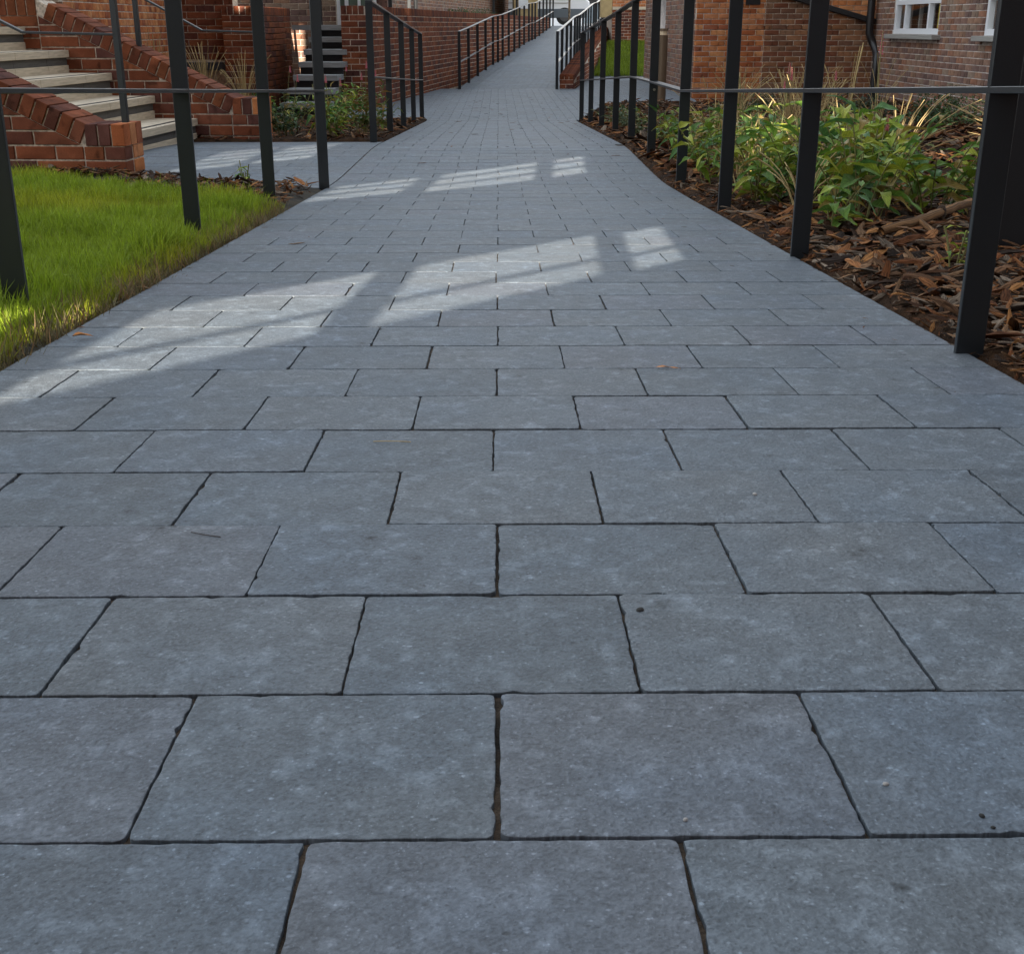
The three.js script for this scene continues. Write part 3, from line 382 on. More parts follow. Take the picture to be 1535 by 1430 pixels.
// right building
{
  const X0 = 2.75, W = 2.49, Z0 = -18, Y0 = -0.75; const t = thing('light_screen', 'brick house with white windows, black downpipe and sloping roof edge on the right', 'building', [X0, Y0, Z0]);
  const f = face(t, [0, 0, 0], 0), s = face(t, [0, 0, 0], -Math.PI / 2), m = face(t, [W, 0, 0], -Math.PI / 2);
  const vl = [1.62, 0.66 - Y0, 2.49, 0.425 - Y0]; const sl = (vl[3] - vl[1]) / (vl[2] - vl[0]);   // verge line
  bricks(f, { u0: 0, u1: W, v0: 0.05, rows: 24, fam: 'orange', seed: 81, deepStart: true, single: 0, clip: [[1, 0, 0.95]], });
  bricks(f, { u0: 0.95 + JT, u1: W, v0: 0.05, rows: 24, fam: 'brown', seed: 84, single: 290, clip: [[-sl, 1, vl[1] - sl * vl[0]]] });
  bricks(s, { u0: -6.2, u1: -BW - JT, v0: 0.05, rows: 24, fam: 'purple', seed: 82, single: 200, order: (u) => -u, holes: [[-4.45, -3.3, 0.2, 3]] });
  const wins = [[0.82, 2.62], [4.05, 5.9]], sill = 0.305 - Y0;                 // windows along the right wall, u towards the camera
  bricks(m, { u0: 0, u1: 8.6, v0: 0.05, rows: 26, fam: 'purple', seed: 83, single: 300, order: (u, v) => -u + (u > 5.2 ? 100 : 0), holes: wins.map(([a, b]) => [a, b, sill - 0.06, 4]) });
  mesh('wall', merge([boxG(W - 0.004, 1.2, 0.25, W / 2, 0.55, -0.127), boxG(W + 0.6, 4, 0.1, W / 2 + 0.298, 2.0, -0.34)]), M.mortar, t);
  const shp = new THREE.Shape(); shp.moveTo(0, 1.1); shp.lineTo(W - 0.002, 1.1); shp.lineTo(W - 0.002, vl[1] + sl * (W - vl[0])); shp.lineTo(0, vl[1] - sl * vl[0]); mesh('gable', new THREE.ExtrudeGeometry(shp, { depth: 0.25, bevelEnabled: false }).translate(0, 0, -0.252), M.mortar, t);
  bricks(face(t, [0, 0, -0.285], 0), { u0: 0.9, u1: W + 0.3, v0: 1.0, rows: 10, fam: 'orange', seed: 88, single: 0 });
  const dir = V(1, sl, 0).normalize(); mesh('roof_edge', bar(V(0.1, vl[1] - sl * (vl[0] - 0.1) + 0.03, -0.02), V(W - 0.01, vl[1] + sl * (W - vl[0]) + 0.03, -0.02), 0.20, 0.075, V(0, 1, 0)), M.black, t);
  // walls with window openings (right wall, extruded from a shape with holes)
  const wallShape = new THREE.Shape([[0, 0], [14, 0], [14, 6], [0, 6]].map(p => new THREE.Vector2(...p))); for (const [a, b] of wins) wallShape.holes.push(new THREE.Path([[a, sill], [b, sill], [b, sill + 1.15], [a, sill + 1.15]].map(p => new THREE.Vector2(...p))));
  mesh('wall', new THREE.ExtrudeGeometry(wallShape, { depth: 0.25, bevelEnabled: false }).translate(0, 0, -0.25).applyMatrix4(m.m), M.mortarGrey, t); mesh('upper_wall', boxUV(boxG(14, 3.5, 0.02, 7, 4.4, 0.0)).applyMatrix4(m.m), M.plainPurple, t);
  mesh('wall', boxG(6.2, 5, 0.25, -3.1, 2.45, -0.127).applyMatrix4(s.m), M.mortarGrey, t);
  for (const [i, [a, b]] of wins.entries()) {
    const w = new THREE.Group(); w.name = 'window'; t.add(w); w.applyMatrix4(m.m.clone().multiply(new THREE.Matrix4().makeTranslation(a, sill, -0.045))); const L = b - a, H = 1.12; const fr = [boxG(L, 0.065, 0.06, L / 2, 0.035, 0), boxG(0.06, H, 0.062, 0.03, H / 2, 0), boxG(0.06, H, 0.062, L - 0.03, H / 2, 0), boxG(L, 0.06, 0.06, L / 2, H, 0), boxG(0.055, H, 0.058, L * 0.235, H / 2, 0), boxG(0.055, H, 0.058, L * 0.74, H / 2, 0), boxG(L, 0.05, 0.061, L / 2, 0.38, 0)];
    mesh('frame', merge(fr), M.upvc, w); for (const [p, q] of [[0.05, 0.235], [0.235, 0.74], [0.74, 0.97]]) mesh('pane', boxG(L * (q - p), 0.33, 0.006, L * (p + q) / 2, 0.21, -0.005), M.glass, w);
    mesh('panel', rbox(L - 0.1, 0.7, 0.02, L / 2, 0.75, 0.0, 0.003), M.upvc, w); mesh('sill', rbox(L + 0.16, 0.055, 0.15, L / 2 + 0.02, -0.03, 0.075, 0.006), M.sillStone, w);
    mesh('room', merge([boxG(L + 0.6, 0.02, 2.2, L / 2, -0.12, -1.35), boxG(L + 0.6, 2, 0.02, L / 2, 0.8, -2.4), boxG(0.02, 2, 2.2, -0.3, 0.8, -1.35), boxG(0.02, 2, 2.2, L + 0.3, 0.8, -1.35), boxG(L + 0.6, 0.02, 2.2, L / 2, 1.7, -1.35)]), M.room, w);
    mesh('curtain', merge([boxG(0.05, 1.1, 0.04, 0.12, 0.5, -0.12), boxG(0.04, 1.1, 0.04, L * 0.3, 0.5, -0.14), boxG(0.05, 1.1, 0.04, L * 0.80, 0.5, -0.13)]), M.curtain, w); if (i === 0) { mesh('painted_glow', boxG(0.20, 0.12, 0.006, L * 0.905, 0.29, -0.03), M.yellow, w); mesh('painted_glow', boxG(0.09, 0.26, 0.02, L * 0.67, 0.2, -0.16), M.yellow, w); } else mesh('blind', boxG(0.5, 0.7, 0.02, 0.42, 0.2, -0.1), S({ color: rgb(0.36, 0.33, 0.16), roughness: 1 }), w);  // yellow boxes paint in the light that shows in the glass
  }
  { const c = new THREE.CatmullRomCurve3([V(W - 0.1, 3.5, 0.1), V(W - 0.1, 1.2, 0.1), V(W - 0.09, 1.03, 0.1), V(W - 0.04, 0.93, 0.12), V(W - 0.01 , 0.82, 0.2), V(W - 0.02, 0.7, 0.3), V(W - 0.05, 0.1, 0.32)]); mesh('downpipe', new THREE.TubeGeometry(c, 40, 0.052, 10), M.black, t); }
  const dr = new THREE.Group(); dr.name = 'door'; t.add(dr); dr.applyMatrix4(s.m.clone().multiply(new THREE.Matrix4().makeTranslation(-3.87, 0.2, -0.03))); mesh('leaf', rbox(1.1, 2.2, 0.05, 0, 1.1, 0, 0.003), M.white, dr); mesh('hinge', boxG(0.02, 0.08, 0.02, -0.5, 0.95, 0.03), M.black, dr); mesh('hinge', boxG(0.02, 0.08, 0.02, -0.5, 0.75, 0.03), M.black, dr);
  mesh('air_brick', boxG(0.2, 0.1, 0.02, 0.77, 1.475, 0.006), M.black, t);
}
{ // bollard light
  const t = thing('bollard_light', 'bronze bollard light standing in front of the white door on the right', 'bollard', [2.16, gy(-16.9), -16.9]); mesh('shaft', new THREE.CylinderGeometry(0.062, 0.062, 0.84, 24).translate(0, 0.42, 0), M.bronze, t); mesh('lens', new THREE.CylinderGeometry(0.052, 0.052, 0.05, 24).translate(0, 0.865, 0), S({ color: rgb(0.75, 0.6, 0.4), roughness: 0.3 }), t); mesh('cap', new THREE.CylinderGeometry(0.06, 0.062, 0.03, 24).translate(0, 0.905, 0), M.bronze, t);
}
{ // low wall right of the ramp
  const t = thing('brick_wall', 'low sloping brick wall along the right side of the ramp', 'wall', [rampX(-20.6) + 1.60, -0.6, -20.62], -0.1239); const f = face(t, [0, 0, 0], 0), s = face(t, [0.22, 0, 0], Math.PI / 2), H = z => ry(-20.6 - z) + 0.6 + 0.20;
  bricks(f, { u0: 0, u1: 0.22, v0: -0.02, rows: 3, fam: 'red', seed: 91, deepEnd: true }); for (let k = 0; k < 3; k++) place(f, brickGeo(0.066, 0.085, 0.02, k), 0.037 + k * 0.073, 0.235, 0.004, brickMats.red[k]);
  const st = []; const L = 17.6; for (let u = 0; u < L; u += 0.0702) { const y = H(u); const g = prism(rect(u, -0.225, u + 0.062, 0.005), 0, 0.004, 0.002, R(), R()); g.rotateX(-Math.PI / 2).rotateY(Math.PI / 2); st.push(paint(g.translate(0, y, 0), rgb(...pick(BRICK.red)))); }
  const cap = []; for (let u = 0; u < L; u += 0.0702) { const g = new THREE.BoxGeometry(0.232, 0.09, 0.0618); g.translate(0.11, H(u) - 0.035, -u - 0.031); cap.push(paint(g, rgb(...pick(BRICK.red)))); } mesh('cap_brickwork', merge(cap), brickStuffMat, t).userData.kind = 'stuff';
  const b2 = []; for (let k = 0; k < 16; k++) for (let u = (k % 2) * 0.1; u < L; u += BL + JT) { if (k * CH + CH > H(u) - 0.08) continue; b2.push(paint(brickGeo(BL, BH, 0.02, k % 4).clone().translate(u + BL / 2, k * CH - 0.01 + CH / 2, 0.004).applyMatrix4(s.m), rgb(...pick(BRICK.red)))); } mesh('brickwork', merge(b2), brickStuffMat, t).userData.kind = 'stuff';
  const sh = new THREE.Shape(); sh.moveTo(0, -0.1); for (let u = 0; u <= L; u += 0.5) sh.lineTo(u, H(u) - 0.01); sh.lineTo(L, -0.1); mesh('mortar', new THREE.ExtrudeGeometry(sh, { depth: 0.215, bevelEnabled: false }).translate(0, 0, -0.2175).applyMatrix4(s.m), M.mortar, t);
}
{ // brick wall at the back of the small lawn
  const t = thing('light_screen', 'brick house with pale stone band behind the small lawn', 'building', [2.9, -0.3, -33]); const f = face(t, [0, 0, 0], 0); bricks(f, { u0: 0, u1: 3.2, v0: 0.1, rows: 14, fam: 'red', seed: 95, single: 0 }); bricks(f, { u0: 0, u1: 3.2, v0: 0.1 + 14 * CH + 0.07, rows: 14, fam: 'orange', seed: 96, single: 0 });
  mesh('wall', boxG(3.2, 6, 2, 1.6, 2.9, -1.002), M.mortar, t); mesh('stone_band', boxG(3.2, 0.06, 0.03, 1.6, 0.1 + 14 * CH + 0.035, 0.006), M.lime, t); mesh('corner_stone', boxUV(boxG(0.3, 3, 0.2, -0.155, 2.4, -0.1)), M.yellowStone, t);
}
{ // far end: shop front, pole and van on the road
  const t = thing('shop', 'white shop front with dark fascia beyond the top of the ramp', 'building', [3.6, 0.4, -56]); mesh('wall', boxUV(boxG(26, 6, 6, 0, 3, -3)), M.white, t); mesh('fascia', boxG(2.6, 0.16, 0.12, 1.3, 0.98, 0.07), M.black, t); mesh('window', boxG(2.4, 0.75, 0.03, 1.3, 0.48, 0.02), S({ color: rgb(0.45, 0.55, 0.62), roughness: 0.2 }), t); const g = []; for (let k = 0; k < 11; k++) g.push(boxG(0.03, 0.75, 0.03, 0.15 + k * 0.24, 0.48, 0.055)); mesh('mullion', merge(g), M.upvc, t);
}
{ const t = thing('wooden_pole', 'thin brown pole at the top of the ramp', 'pole', [2.22, 0.4, -40.5]); mesh('shaft', new THREE.CylinderGeometry(0.03, 0.035, 3, 12).translate(0, 1.5, 0), S({ map: barkT, color: rgb(0.45, 0.36, 0.27), roughness: 0.9 }), t); mesh('foot', new THREE.CylinderGeometry(0.05, 0.055, 0.12, 12).translate(0, 0.06, 0), M.metal, t); }
{
  const t = thing('van', 'white van with grey lower panels parked at the top of the ramp', 'van', [0.9, 0.41, -46]); const sh = new THREE.Shape(); sh.moveTo(-2.2, 0.30); sh.lineTo(2.15, 0.30); sh.quadraticCurveTo(2.3, 0.4, 2.28, 0.75); sh.lineTo(2.1, 0.95); sh.lineTo(1.5, 1.6); sh.quadraticCurveTo(1.3, 1.9, 0.9, 1.9); sh.lineTo(-2.0, 1.9); sh.quadraticCurveTo(-2.25, 1.85, -2.25, 1.6); sh.closePath();
  mesh('body', new THREE.ExtrudeGeometry(sh, { depth: 1.6, bevelEnabled: true, bevelSize: 0.05, bevelThickness: 0.06, bevelSegments: 2 }).translate(0, 0, -1.6), S({ color: rgb(0.78, 0.8, 0.83), roughness: 0.25 }), t);
  mesh('lower_panel', rbox(4.5, 0.3, 0.05, 0.0, 0.40, 0.07, 0.02), S({ color: rgb(0.10, 0.12, 0.14), roughness: 0.6 }), t); mesh('trim_strip', boxG(3.6, 0.02, 0.02, -0.2, 0.86, 0.07), M.sillStone, t); mesh('trim_strip', boxG(3.6, 0.02, 0.02, -0.2, 0.74, 0.07), M.sillStone, t);
  const red = []; for (let k = 0; k < 9; k++) red.push(boxG(0.11, 0.16, 0.01, -0.55 + k * 0.15, 1.08, 0.066)); mesh('lettering', merge(red), S({ color: rgb(0.5, 0.06, 0.05), roughness: 0.5 }), t); mesh('window', boxG(0.7, 0.45, 0.02, 1.15, 1.35, 0.065), S({ color: rgb(0.02, 0.025, 0.03), roughness: 0.1 }), t);
  for (const x of [-1.4, 1.45]) { const w = new THREE.Group(); w.name = 'wheel'; t.add(w); w.position.set(x, 0.3, 0.02); mesh('tyre', new THREE.CylinderGeometry(0.29, 0.29, 0.12, 28).rotateX(Math.PI / 2), S({ color: rgb(0.02, 0.02, 0.02), roughness: 0.9 }), w); mesh('rim', new THREE.CylinderGeometry(0.17, 0.17, 0.05, 20).rotateX(Math.PI / 2).translate(0, 0, 0.045), S({ color: rgb(0.08, 0.08, 0.085), roughness: 0.5 }), w); }
}
// added unseen wall behind the camera: shades the place, slots shape the sun patches
{
  const wdir = V(0.6298, 0, -0.7767), t = thing('light_screen', 'added unseen brick wall behind the camera that shades the place, slots shaping the sun patches', 'building', [0, 0, 4.9], Math.atan2(0.7767, 0.6298)); const sh = new THREE.Shape([[-24, 0], [6.5, 0], [6.5, 26], [-24, 26]].map(p => new THREE.Vector2(...p)));
  const slots = [[-1.03, -0.20, 3.04, 3.37], [-0.13, 0.17, 3.02, 3.34], [-1.78, -1.10, 3.06, 3.38], [-2.9, -1.86, 3.05, 3.46], [-1.45, -0.60, 4.28, 4.66], [-0.53, -0.17, 4.28, 4.66], [-2.15, -1.54, 4.32, 4.66], [-3.85, -3.35, 5.42, 5.9], [-3.3, -2.8, 5.42, 5.9]], lattice = [[0.85, 1.25, 3.55, 4.05], [1.38, 1.8, 3.5, 3.95], [2.2, 2.72, 3.5, 4.0], [2.85, 3.4, 3.25, 3.6], [5.0, 5.7, 4.2, 4.5], [-7.03, -6.55, 10.95, 11.75], [-4.17, -3.97, 11.1, 11.85]];
  for (const [a, b, c, d] of [...slots, ...lattice]) sh.holes.push(new THREE.Path([[a, c], [b, c], [b, d], [a, d]].map(p => new THREE.Vector2(...p))));
  mesh('wall', new THREE.ExtrudeGeometry(sh, { depth: 0.06, bevelEnabled: false }).translate(0, 0, -0.06), M.plain, t);
  const bars = []; for (const [a, b, c, d] of slots) { if (c > 4) { const n = c > 5 ? 4 : 2; for (let k = 1; k <= n; k++) bars.push(boxG(b - a, 0.016, 0.03, (a + b) / 2, c + (d - c) * k / (n + 1) + 0.02, -0.03)); } else bars.push(boxG(b - a, 0.012, 0.02, (a + b) / 2, c + (d - c) * 0.36, -0.03)); } for (const [a, b, c, d] of lattice.slice(0, 5)) { const n = 5; for (let k = 0; k < n; k++) { bars.push(boxG(b - a, 0.026, 0.03, (a + b) / 2, c + (d - c) * (k + 0.5) / n, -0.03)); if (k % 2) bars.push(boxG(0.035, d - c, 0.02, a + (b - a) * (k + 0.5) / n, (c + d) / 2, -0.03)); } } mesh('shadow_bar', merge(bars), M.upvc, t);  // bars added in the openings to streak the sun patches
  const e = V(0, 0, 4.9).addScaledVector(wdir, 6.5); const q = V(9.5, 0, 2.6).sub(e), L = q.length(); const g = boxG(L, 26, 0.3, L / 2, 13, -0.15); g.rotateY(Math.atan2(-q.z, q.x)); g.translate(e.x, 0, e.z - 4.9); g.rotateY(-Math.atan2(0.7767, 0.6298)); mesh('wall', boxUV(g), M.plain, t);
}

// ---------------------------------------------------------------- bark mulch
function chipGeo(seed, thin) {
  const r = rng(seed), n = 6, w = rr(0.15, 0.34, r), bend = rr(-0.25, 0.3, r), tw = rr(-0.5, 0.5, r), P = [], I = [], U = [];
  for (let i = 0; i <= n; i++) { const t = i / n, x = t - 0.5, prof = Math.pow(Math.sin(Math.PI * Math.min(1, Math.max(0.02, t * 0.96 + 0.02))), 0.45), ww = w * prof * (0.75 + 0.5 * r()), a = tw * x; for (const [s, h] of [[-1, 0], [-0.2, 1], [0.9, 0.5], [0.1, -0.7]]) { const y0 = h * 0.06 * prof * (0.6 + r() * 0.8) + bend * (0.25 - x * x), z0 = s * ww / 2 + (r() - 0.5) * 0.04; P.push(x + (r() - 0.5) * 0.03, y0 * Math.cos(a) - z0 * Math.sin(a), y0 * Math.sin(a) + z0 * Math.cos(a)); U.push(t * 0.9, (s + 1) * 0.4 + (h < 0 ? 0.5 : 0)); } }
  for (let i = 0; i < n; i++) for (let k = 0; k < 4; k++) { const a = i * 4 + k, b = i * 4 + (k + 1) % 4, c = a + 4, d = b + 4; I.push(a, c, b, b, c, d); } I.push(0, 1, 2, 0, 2, 3); const e = n * 4; I.push(e, e + 2, e + 1, e, e + 3, e + 2);
  const g = new THREE.BufferGeometry(); g.setAttribute('position', new THREE.Float32BufferAttribute(P, 3)); g.setAttribute('uv', new THREE.Float32BufferAttribute(U, 2)); g.setIndex(I); const q = g.toNonIndexed(); q.computeVertexNormals(); return q;
}
const chipMat = DULL({ map: barkT, roughness: 0.95, side: THREE.DoubleSide });
const CHIP = [[0.210, 0.085, 0.038], [0.294, 0.134, 0.061], [0.147, 0.065, 0.034], [0.378, 0.178, 0.080], [0.074, 0.038, 0.023], [0.315, 0.198, 0.125], [0.210, 0.119, 0.071], [0.472, 0.238, 0.098], [0.047, 0.028, 0.020], [0.22, 0.18, 0.15], [0.30, 0.25, 0.21], [0.06, 0.045, 0.04]];
const _o = new THREE.Object3D();
function mulch(label, sample, n, seed) {
  const r = rng(seed), t = new THREE.Group(); t.name = numbered('bark_mulch'); scene.add(t); tag(t, label, 'bark mulch', null, 'stuff'); const per = Math.ceil(n / 8);
  for (let v = 0; v < 8; v++) { const im = new THREE.InstancedMesh(chipGeo(seed * 10 + v), chipMat, per); im.name = 'bark_chips'; im.castShadow = im.receiveShadow = true; im.userData.kind = 'stuff'; for (let i = 0; i < per; i++) { const [x, y, z, sc] = sample(r); const L = sc * (0.010 + 0.085 * Math.pow(r(), 2.6)); _o.position.set(x, y + L * 0.10 + r() * 0.008, z); _o.rotation.set((r() - 0.5) * 0.9, r() * 6.28, (r() - 0.5) * 0.9); _o.scale.set(L, L * rr(0.5, 1.1, r), L * rr(0.6, 1.5, r)); _o.updateMatrix(); im.setMatrixAt(i, _o.matrix); const c = pick(CHIP, r), k = rr(0.85, 1.9, r); im.setColorAt(i, rgb(c[0] * k, c[1] * k, c[2] * k)); } t.add(im); }
}
mulch('brown bark chippings covering the planting bed right of the path', r => { const d = 0.9 + Math.pow(r(), 1.9) * 15.6, e = bedEdge(-d) + 0.015; const x = e + Math.pow(r(), 1.3) * Math.min(4.3, 0.5 + d * 0.42); return [x, bedTop(x, -d), -d, x < e + 0.04 ? 0.6 : d > 6 ? 1.6 : 1]; }, 34000, 31);
mulch('brown bark chippings in the bed between the grey steps and the short railing', r => { const d = 8.44 + r() * 5.2, x = -0.79 - r() * Math.min(1.6, 0.8 + (13.8 - d) * 0.3); return [x, bed2Top(x, -d), -d, 1.15]; }, 2600, 33);
mulch('strip of bark chippings between the lawn, the nearest brick wall and the side path', r => { if (r() < 0.5) { const u = r(), x = -0.80 - u * 1.0, z0 = -5.52 - u * 0.64, z1 = -4.5 - u * 0.98, z = z0 + 0.02 + r() * (z1 - z0); return [x, lawnTop(x, z) + 0.004 + r() * 0.014, z, 0.95]; } const u = r() * 1.6, x = -1.80 - u * 0.995, z = -6.17 - u * 0.096 + r() * 0.12; return [x, gy(z) + 0.008 + r() * 0.02, z, 0.95]; }, 3000, 35);

// ---------------------------------------------------------------- grass
function tuftGeo(seed, n, h, spread, wd) {
  const r = rng(seed), P = [], I = [], C = [];
  for (let b = 0; b < n; b++) { const a = r() * 6.283, lean = Math.pow(r(), 1.2) * 0.9 + 0.08, L = h * rr(0.4, 1.3, r), w = wd * rr(0.7, 1.3, r), bx = (r() - 0.5) * spread, bz = (r() - 0.5) * spread, ca = Math.cos(a), sa = Math.sin(a), px = -sa, pz = ca, k0 = P.length / 3; let x = bx, y = -0.006, z = bz, th = Math.PI / 2 - lean * 0.25; const droop = lean * rr(0.5, 1.5, r), seg = 4, tint = rr(0.75, 1.2, r), ye = r() < 0.14 ? 1 : 0;
    for (let s = 0; s <= seg; s++) { const ww = w * (1 - Math.pow(s / seg, 1.8)) / 2 + 0.00012; P.push(x + px * ww, y, z + pz * ww, x - px * ww, y, z - pz * ww); for (let q = 0; q < 2; q++) C.push(tint * (ye ? 1.6 : 1), tint * (ye ? 1.12 : 1), tint * (ye ? 1.2 : 1)); x += ca * Math.cos(th) * L / seg; z += sa * Math.cos(th) * L / seg; y += Math.sin(th) * L / seg; th -= droop / seg * 1.4; }
    for (let s = 0; s < seg; s++) { const a0 = k0 + s * 2; I.push(a0, a0 + 1, a0 + 2, a0 + 1, a0 + 3, a0 + 2); } }
  const g = new THREE.BufferGeometry(); g.setAttribute('position', new THREE.Float32BufferAttribute(P, 3)); g.setAttribute('color', new THREE.Float32BufferAttribute(C, 3)); g.setIndex(I); g.computeVertexNormals(); return g;
}
const grassMat = new THREE.MeshPhysicalMaterial({ vertexColors: true, color: rgb(0.245, 0.335, 0.022), roughness: 0.85, specularIntensity: 0.3, transmission: 0.4, thickness: 0, side: THREE.DoubleSide });
const strawMat = new THREE.MeshPhysicalMaterial({ vertexColors: true, color: rgb(0.19, 0.175, 0.075), roughness: 0.85, transmission: 0.2, thickness: 0, side: THREE.DoubleSide });
{
  const t = new THREE.Group(); t.name = 'lawn_grass'; scene.add(t); tag(t, 'bright green uncut grass of the lawn left of the path', 'grass', null, 'stuff'); const r = rng(404);
  for (let v = 0; v < 4; v++) { const N = 7000, im = new THREE.InstancedMesh(tuftGeo(500 + v, 12, 0.062, 0.03, 0.0026), grassMat, N); im.name = 'grass_blades'; im.castShadow = im.receiveShadow = true; im.userData.kind = 'stuff'; for (let i = 0; i < N; i++) { let x, z; do { z = -1.25 - Math.pow(r(), 0.8) * 4.95; x = -0.80 - Math.pow(r(), 1.25) * Math.min(3.2, 0.9 - z * 0.45); } while (z < -4.55 + (x + 0.8) * 0.98 + (r() - 0.5) * 0.12 || z < -6.0 ); const e = Math.min(1, (-0.79 - x) / 0.08), pt = vn(x * 3 + 9, z * 3 + 4, 256), p2 = vn(x * 8 + 19, z * 8 + 14, 256), sc = (0.55 + 0.45 * e) * rr(0.7, 1.15, r) * (0.5 + 0.95 * p2); _o.position.set(x, lawnTop(x, z), z); _o.rotation.set((r() - 0.5) * 0.5, r() * 6.28, (r() - 0.5) * 0.5); _o.scale.set(sc * 1.1, sc, sc * 1.1); _o.updateMatrix(); im.setMatrixAt(i, _o.matrix); const k = rr(0.65, 1.3, r), yl = (1 - e) * 0.4 + Math.max(0, pt - 0.55) * 1.1; im.setColorAt(i, rgb(k * (1 + yl * 0.9), k * (1 + yl * 0.15), k)); } t.add(im); }
  const N = 800, im = new THREE.InstancedMesh(tuftGeo(510, 9, 0.055, 0.04, 0.0020), strawMat, N); im.name = 'dry_blades'; im.userData.kind = 'stuff'; im.castShadow = im.receiveShadow = true; for (let i = 0; i < N; i++) { const z = -1.3 - r() * 3.2, x = -0.775 - Math.pow(r(), 2) * (r() < 0.75 ? 0.09 : 0.6); _o.position.set(x, lawnTop(x, z) - 0.004, z); _o.rotation.set((r() - 0.5) * 1.4, r() * 6.28, (r() - 0.5) * 1.4); _o.scale.setScalar(rr(0.5, 1.1, r)); _o.updateMatrix(); im.setMatrixAt(i, _o.matrix); const k = rr(0.5, 1.3, r); im.setColorAt(i, rgb(k, k * 0.9, k * 0.8)); } t.add(im);
}
{ const t = new THREE.Group(); t.name = 'far_lawn_grass'; scene.add(t); tag(t, 'green grass of the small sloping lawn behind the right railing', 'grass', null, 'stuff'); const r = rng(414), N = 5000, im = new THREE.InstancedMesh(tuftGeo(520, 9, 0.11, 0.14, 0.010), grassMat, N); im.name = 'grass_blades'; im.userData.kind = 'stuff'; for (let i = 0; i < N; i++) { const z = -25.7 - r() * 7, x = rampX(z) + 1.9 + r() * 2.6; _o.position.set(x, -0.552 + Math.min(0.52, (-z - 25.6) * 0.082), z); _o.rotation.set(0, r() * 6.28, 0); _o.scale.setScalar(rr(0.7, 1.2, r)); _o.updateMatrix(); im.setMatrixAt(i, _o.matrix); const k = rr(0.4, 0.8, r); im.setColorAt(i, rgb(k, k, k)); } t.add(im); }

// ---------------------------------------------------------------- plants
function leafGeo(seed, wide, tipCurl) {
  const r = rng(seed), n = 7, P = [], U = [], I = [], fold = rr(0.16, 0.4, r), wav = rr(0.02, 0.05, r), ph = r() * 6;
  for (let i = 0; i <= n; i++) { const t = i / n, w = wide * Math.pow(Math.sin(Math.PI * Math.pow(Math.min(1, t * 0.985 + 0.015), 0.62)), 0.9) * (1 - 0.35 * t), y = -tipCurl * t * t + 0.05 * Math.sin(t * 3), bend = 1 - 0.12 * tipCurl * t; for (const s of [-1, -0.5, 0, 0.5, 1]) { P.push(s * w / 2, y + Math.abs(s) * w * fold + wav * Math.sin(t * 12 + ph + s) * Math.abs(s), t * bend); U.push(0.5 + s * 0.48, t); } }
  for (let i = 0; i < n; i++) for (let k = 0; k < 4; k++) { const a = i * 5 + k, b = a + 1, c = a + 5, d = c + 1; I.push(a, c, b, b, c, d); }
  const g = new THREE.BufferGeometry(); g.setAttribute('position', new THREE.Float32BufferAttribute(P, 3)); g.setAttribute('uv', new THREE.Float32BufferAttribute(U, 2)); g.setIndex(I); g.computeVertexNormals(); return g;
}
const leafGeos = [0, 1, 2, 3, 4, 5].map(k => leafGeo(700 + k, [0.46, 0.40, 0.52, 0.36, 0.44, 0.34][k], [0.28, 0.5, 0.18, 0.4, 0.6, 0.25][k]));
const leafM = (r, g, b) => new THREE.MeshPhysicalMaterial({ map: leafT, color: rgb(r, g, b), roughness: 0.75, specularIntensity: 0.5, transmission: 0.4, thickness: 0, side: THREE.DoubleSide });
const LEAF = { green: [leafM(0.201, 0.356, 0.05), leafM(0.295, 0.425, 0.045), leafM(0.425, 0.506, 0.05), leafM(0.118, 0.253, 0.07), leafM(0.543, 0.552, 0.06), leafM(0.165, 0.310, 0.06), leafM(0.472, 0.310, 0.08)], grey: [leafM(0.177, 0.230, 0.12), leafM(0.130, 0.184, 0.09), leafM(0.236, 0.253, 0.09)], dark: [leafM(0.047, 0.098, 0.03), leafM(0.065, 0.127, 0.035), leafM(0.035, 0.069, 0.025)], mixed: [leafM(0.142, 0.276, 0.05), leafM(0.260, 0.345, 0.05), leafM(0.425, 0.380, 0.06), leafM(0.106, 0.196, 0.045), leafM(0.425, 0.230, 0.06)] };
const stemMat = S({ color: rgb(0.16, 0.15, 0.05), roughness: 0.8 }), strawStem = S({ color: rgb(0.42, 0.31, 0.14), roughness: 0.9 }), pinkMat = S({ color: rgb(0.55, 0.13, 0.17), roughness: 0.8 });
function spike(t, base, top, len, mat = pinkMat) { const r = rng(Math.round(top.x * 977 + top.z * 331) >>> 0), gs = []; for (let i = 0; i < 26; i++) { const k = i / 26, a = i * 2.4, rad = 0.0055 * (1 - k * 0.6); const g = new THREE.IcosahedronGeometry(0.0034 * (1.1 - k * 0.5), 0); g.translate(Math.cos(a) * rad, (k - 1) * len, Math.sin(a) * rad); gs.push(g); } const m = mesh('flower_spike', merge(gs), mat, t, top.toArray()); return m; }
let plantN = 0;
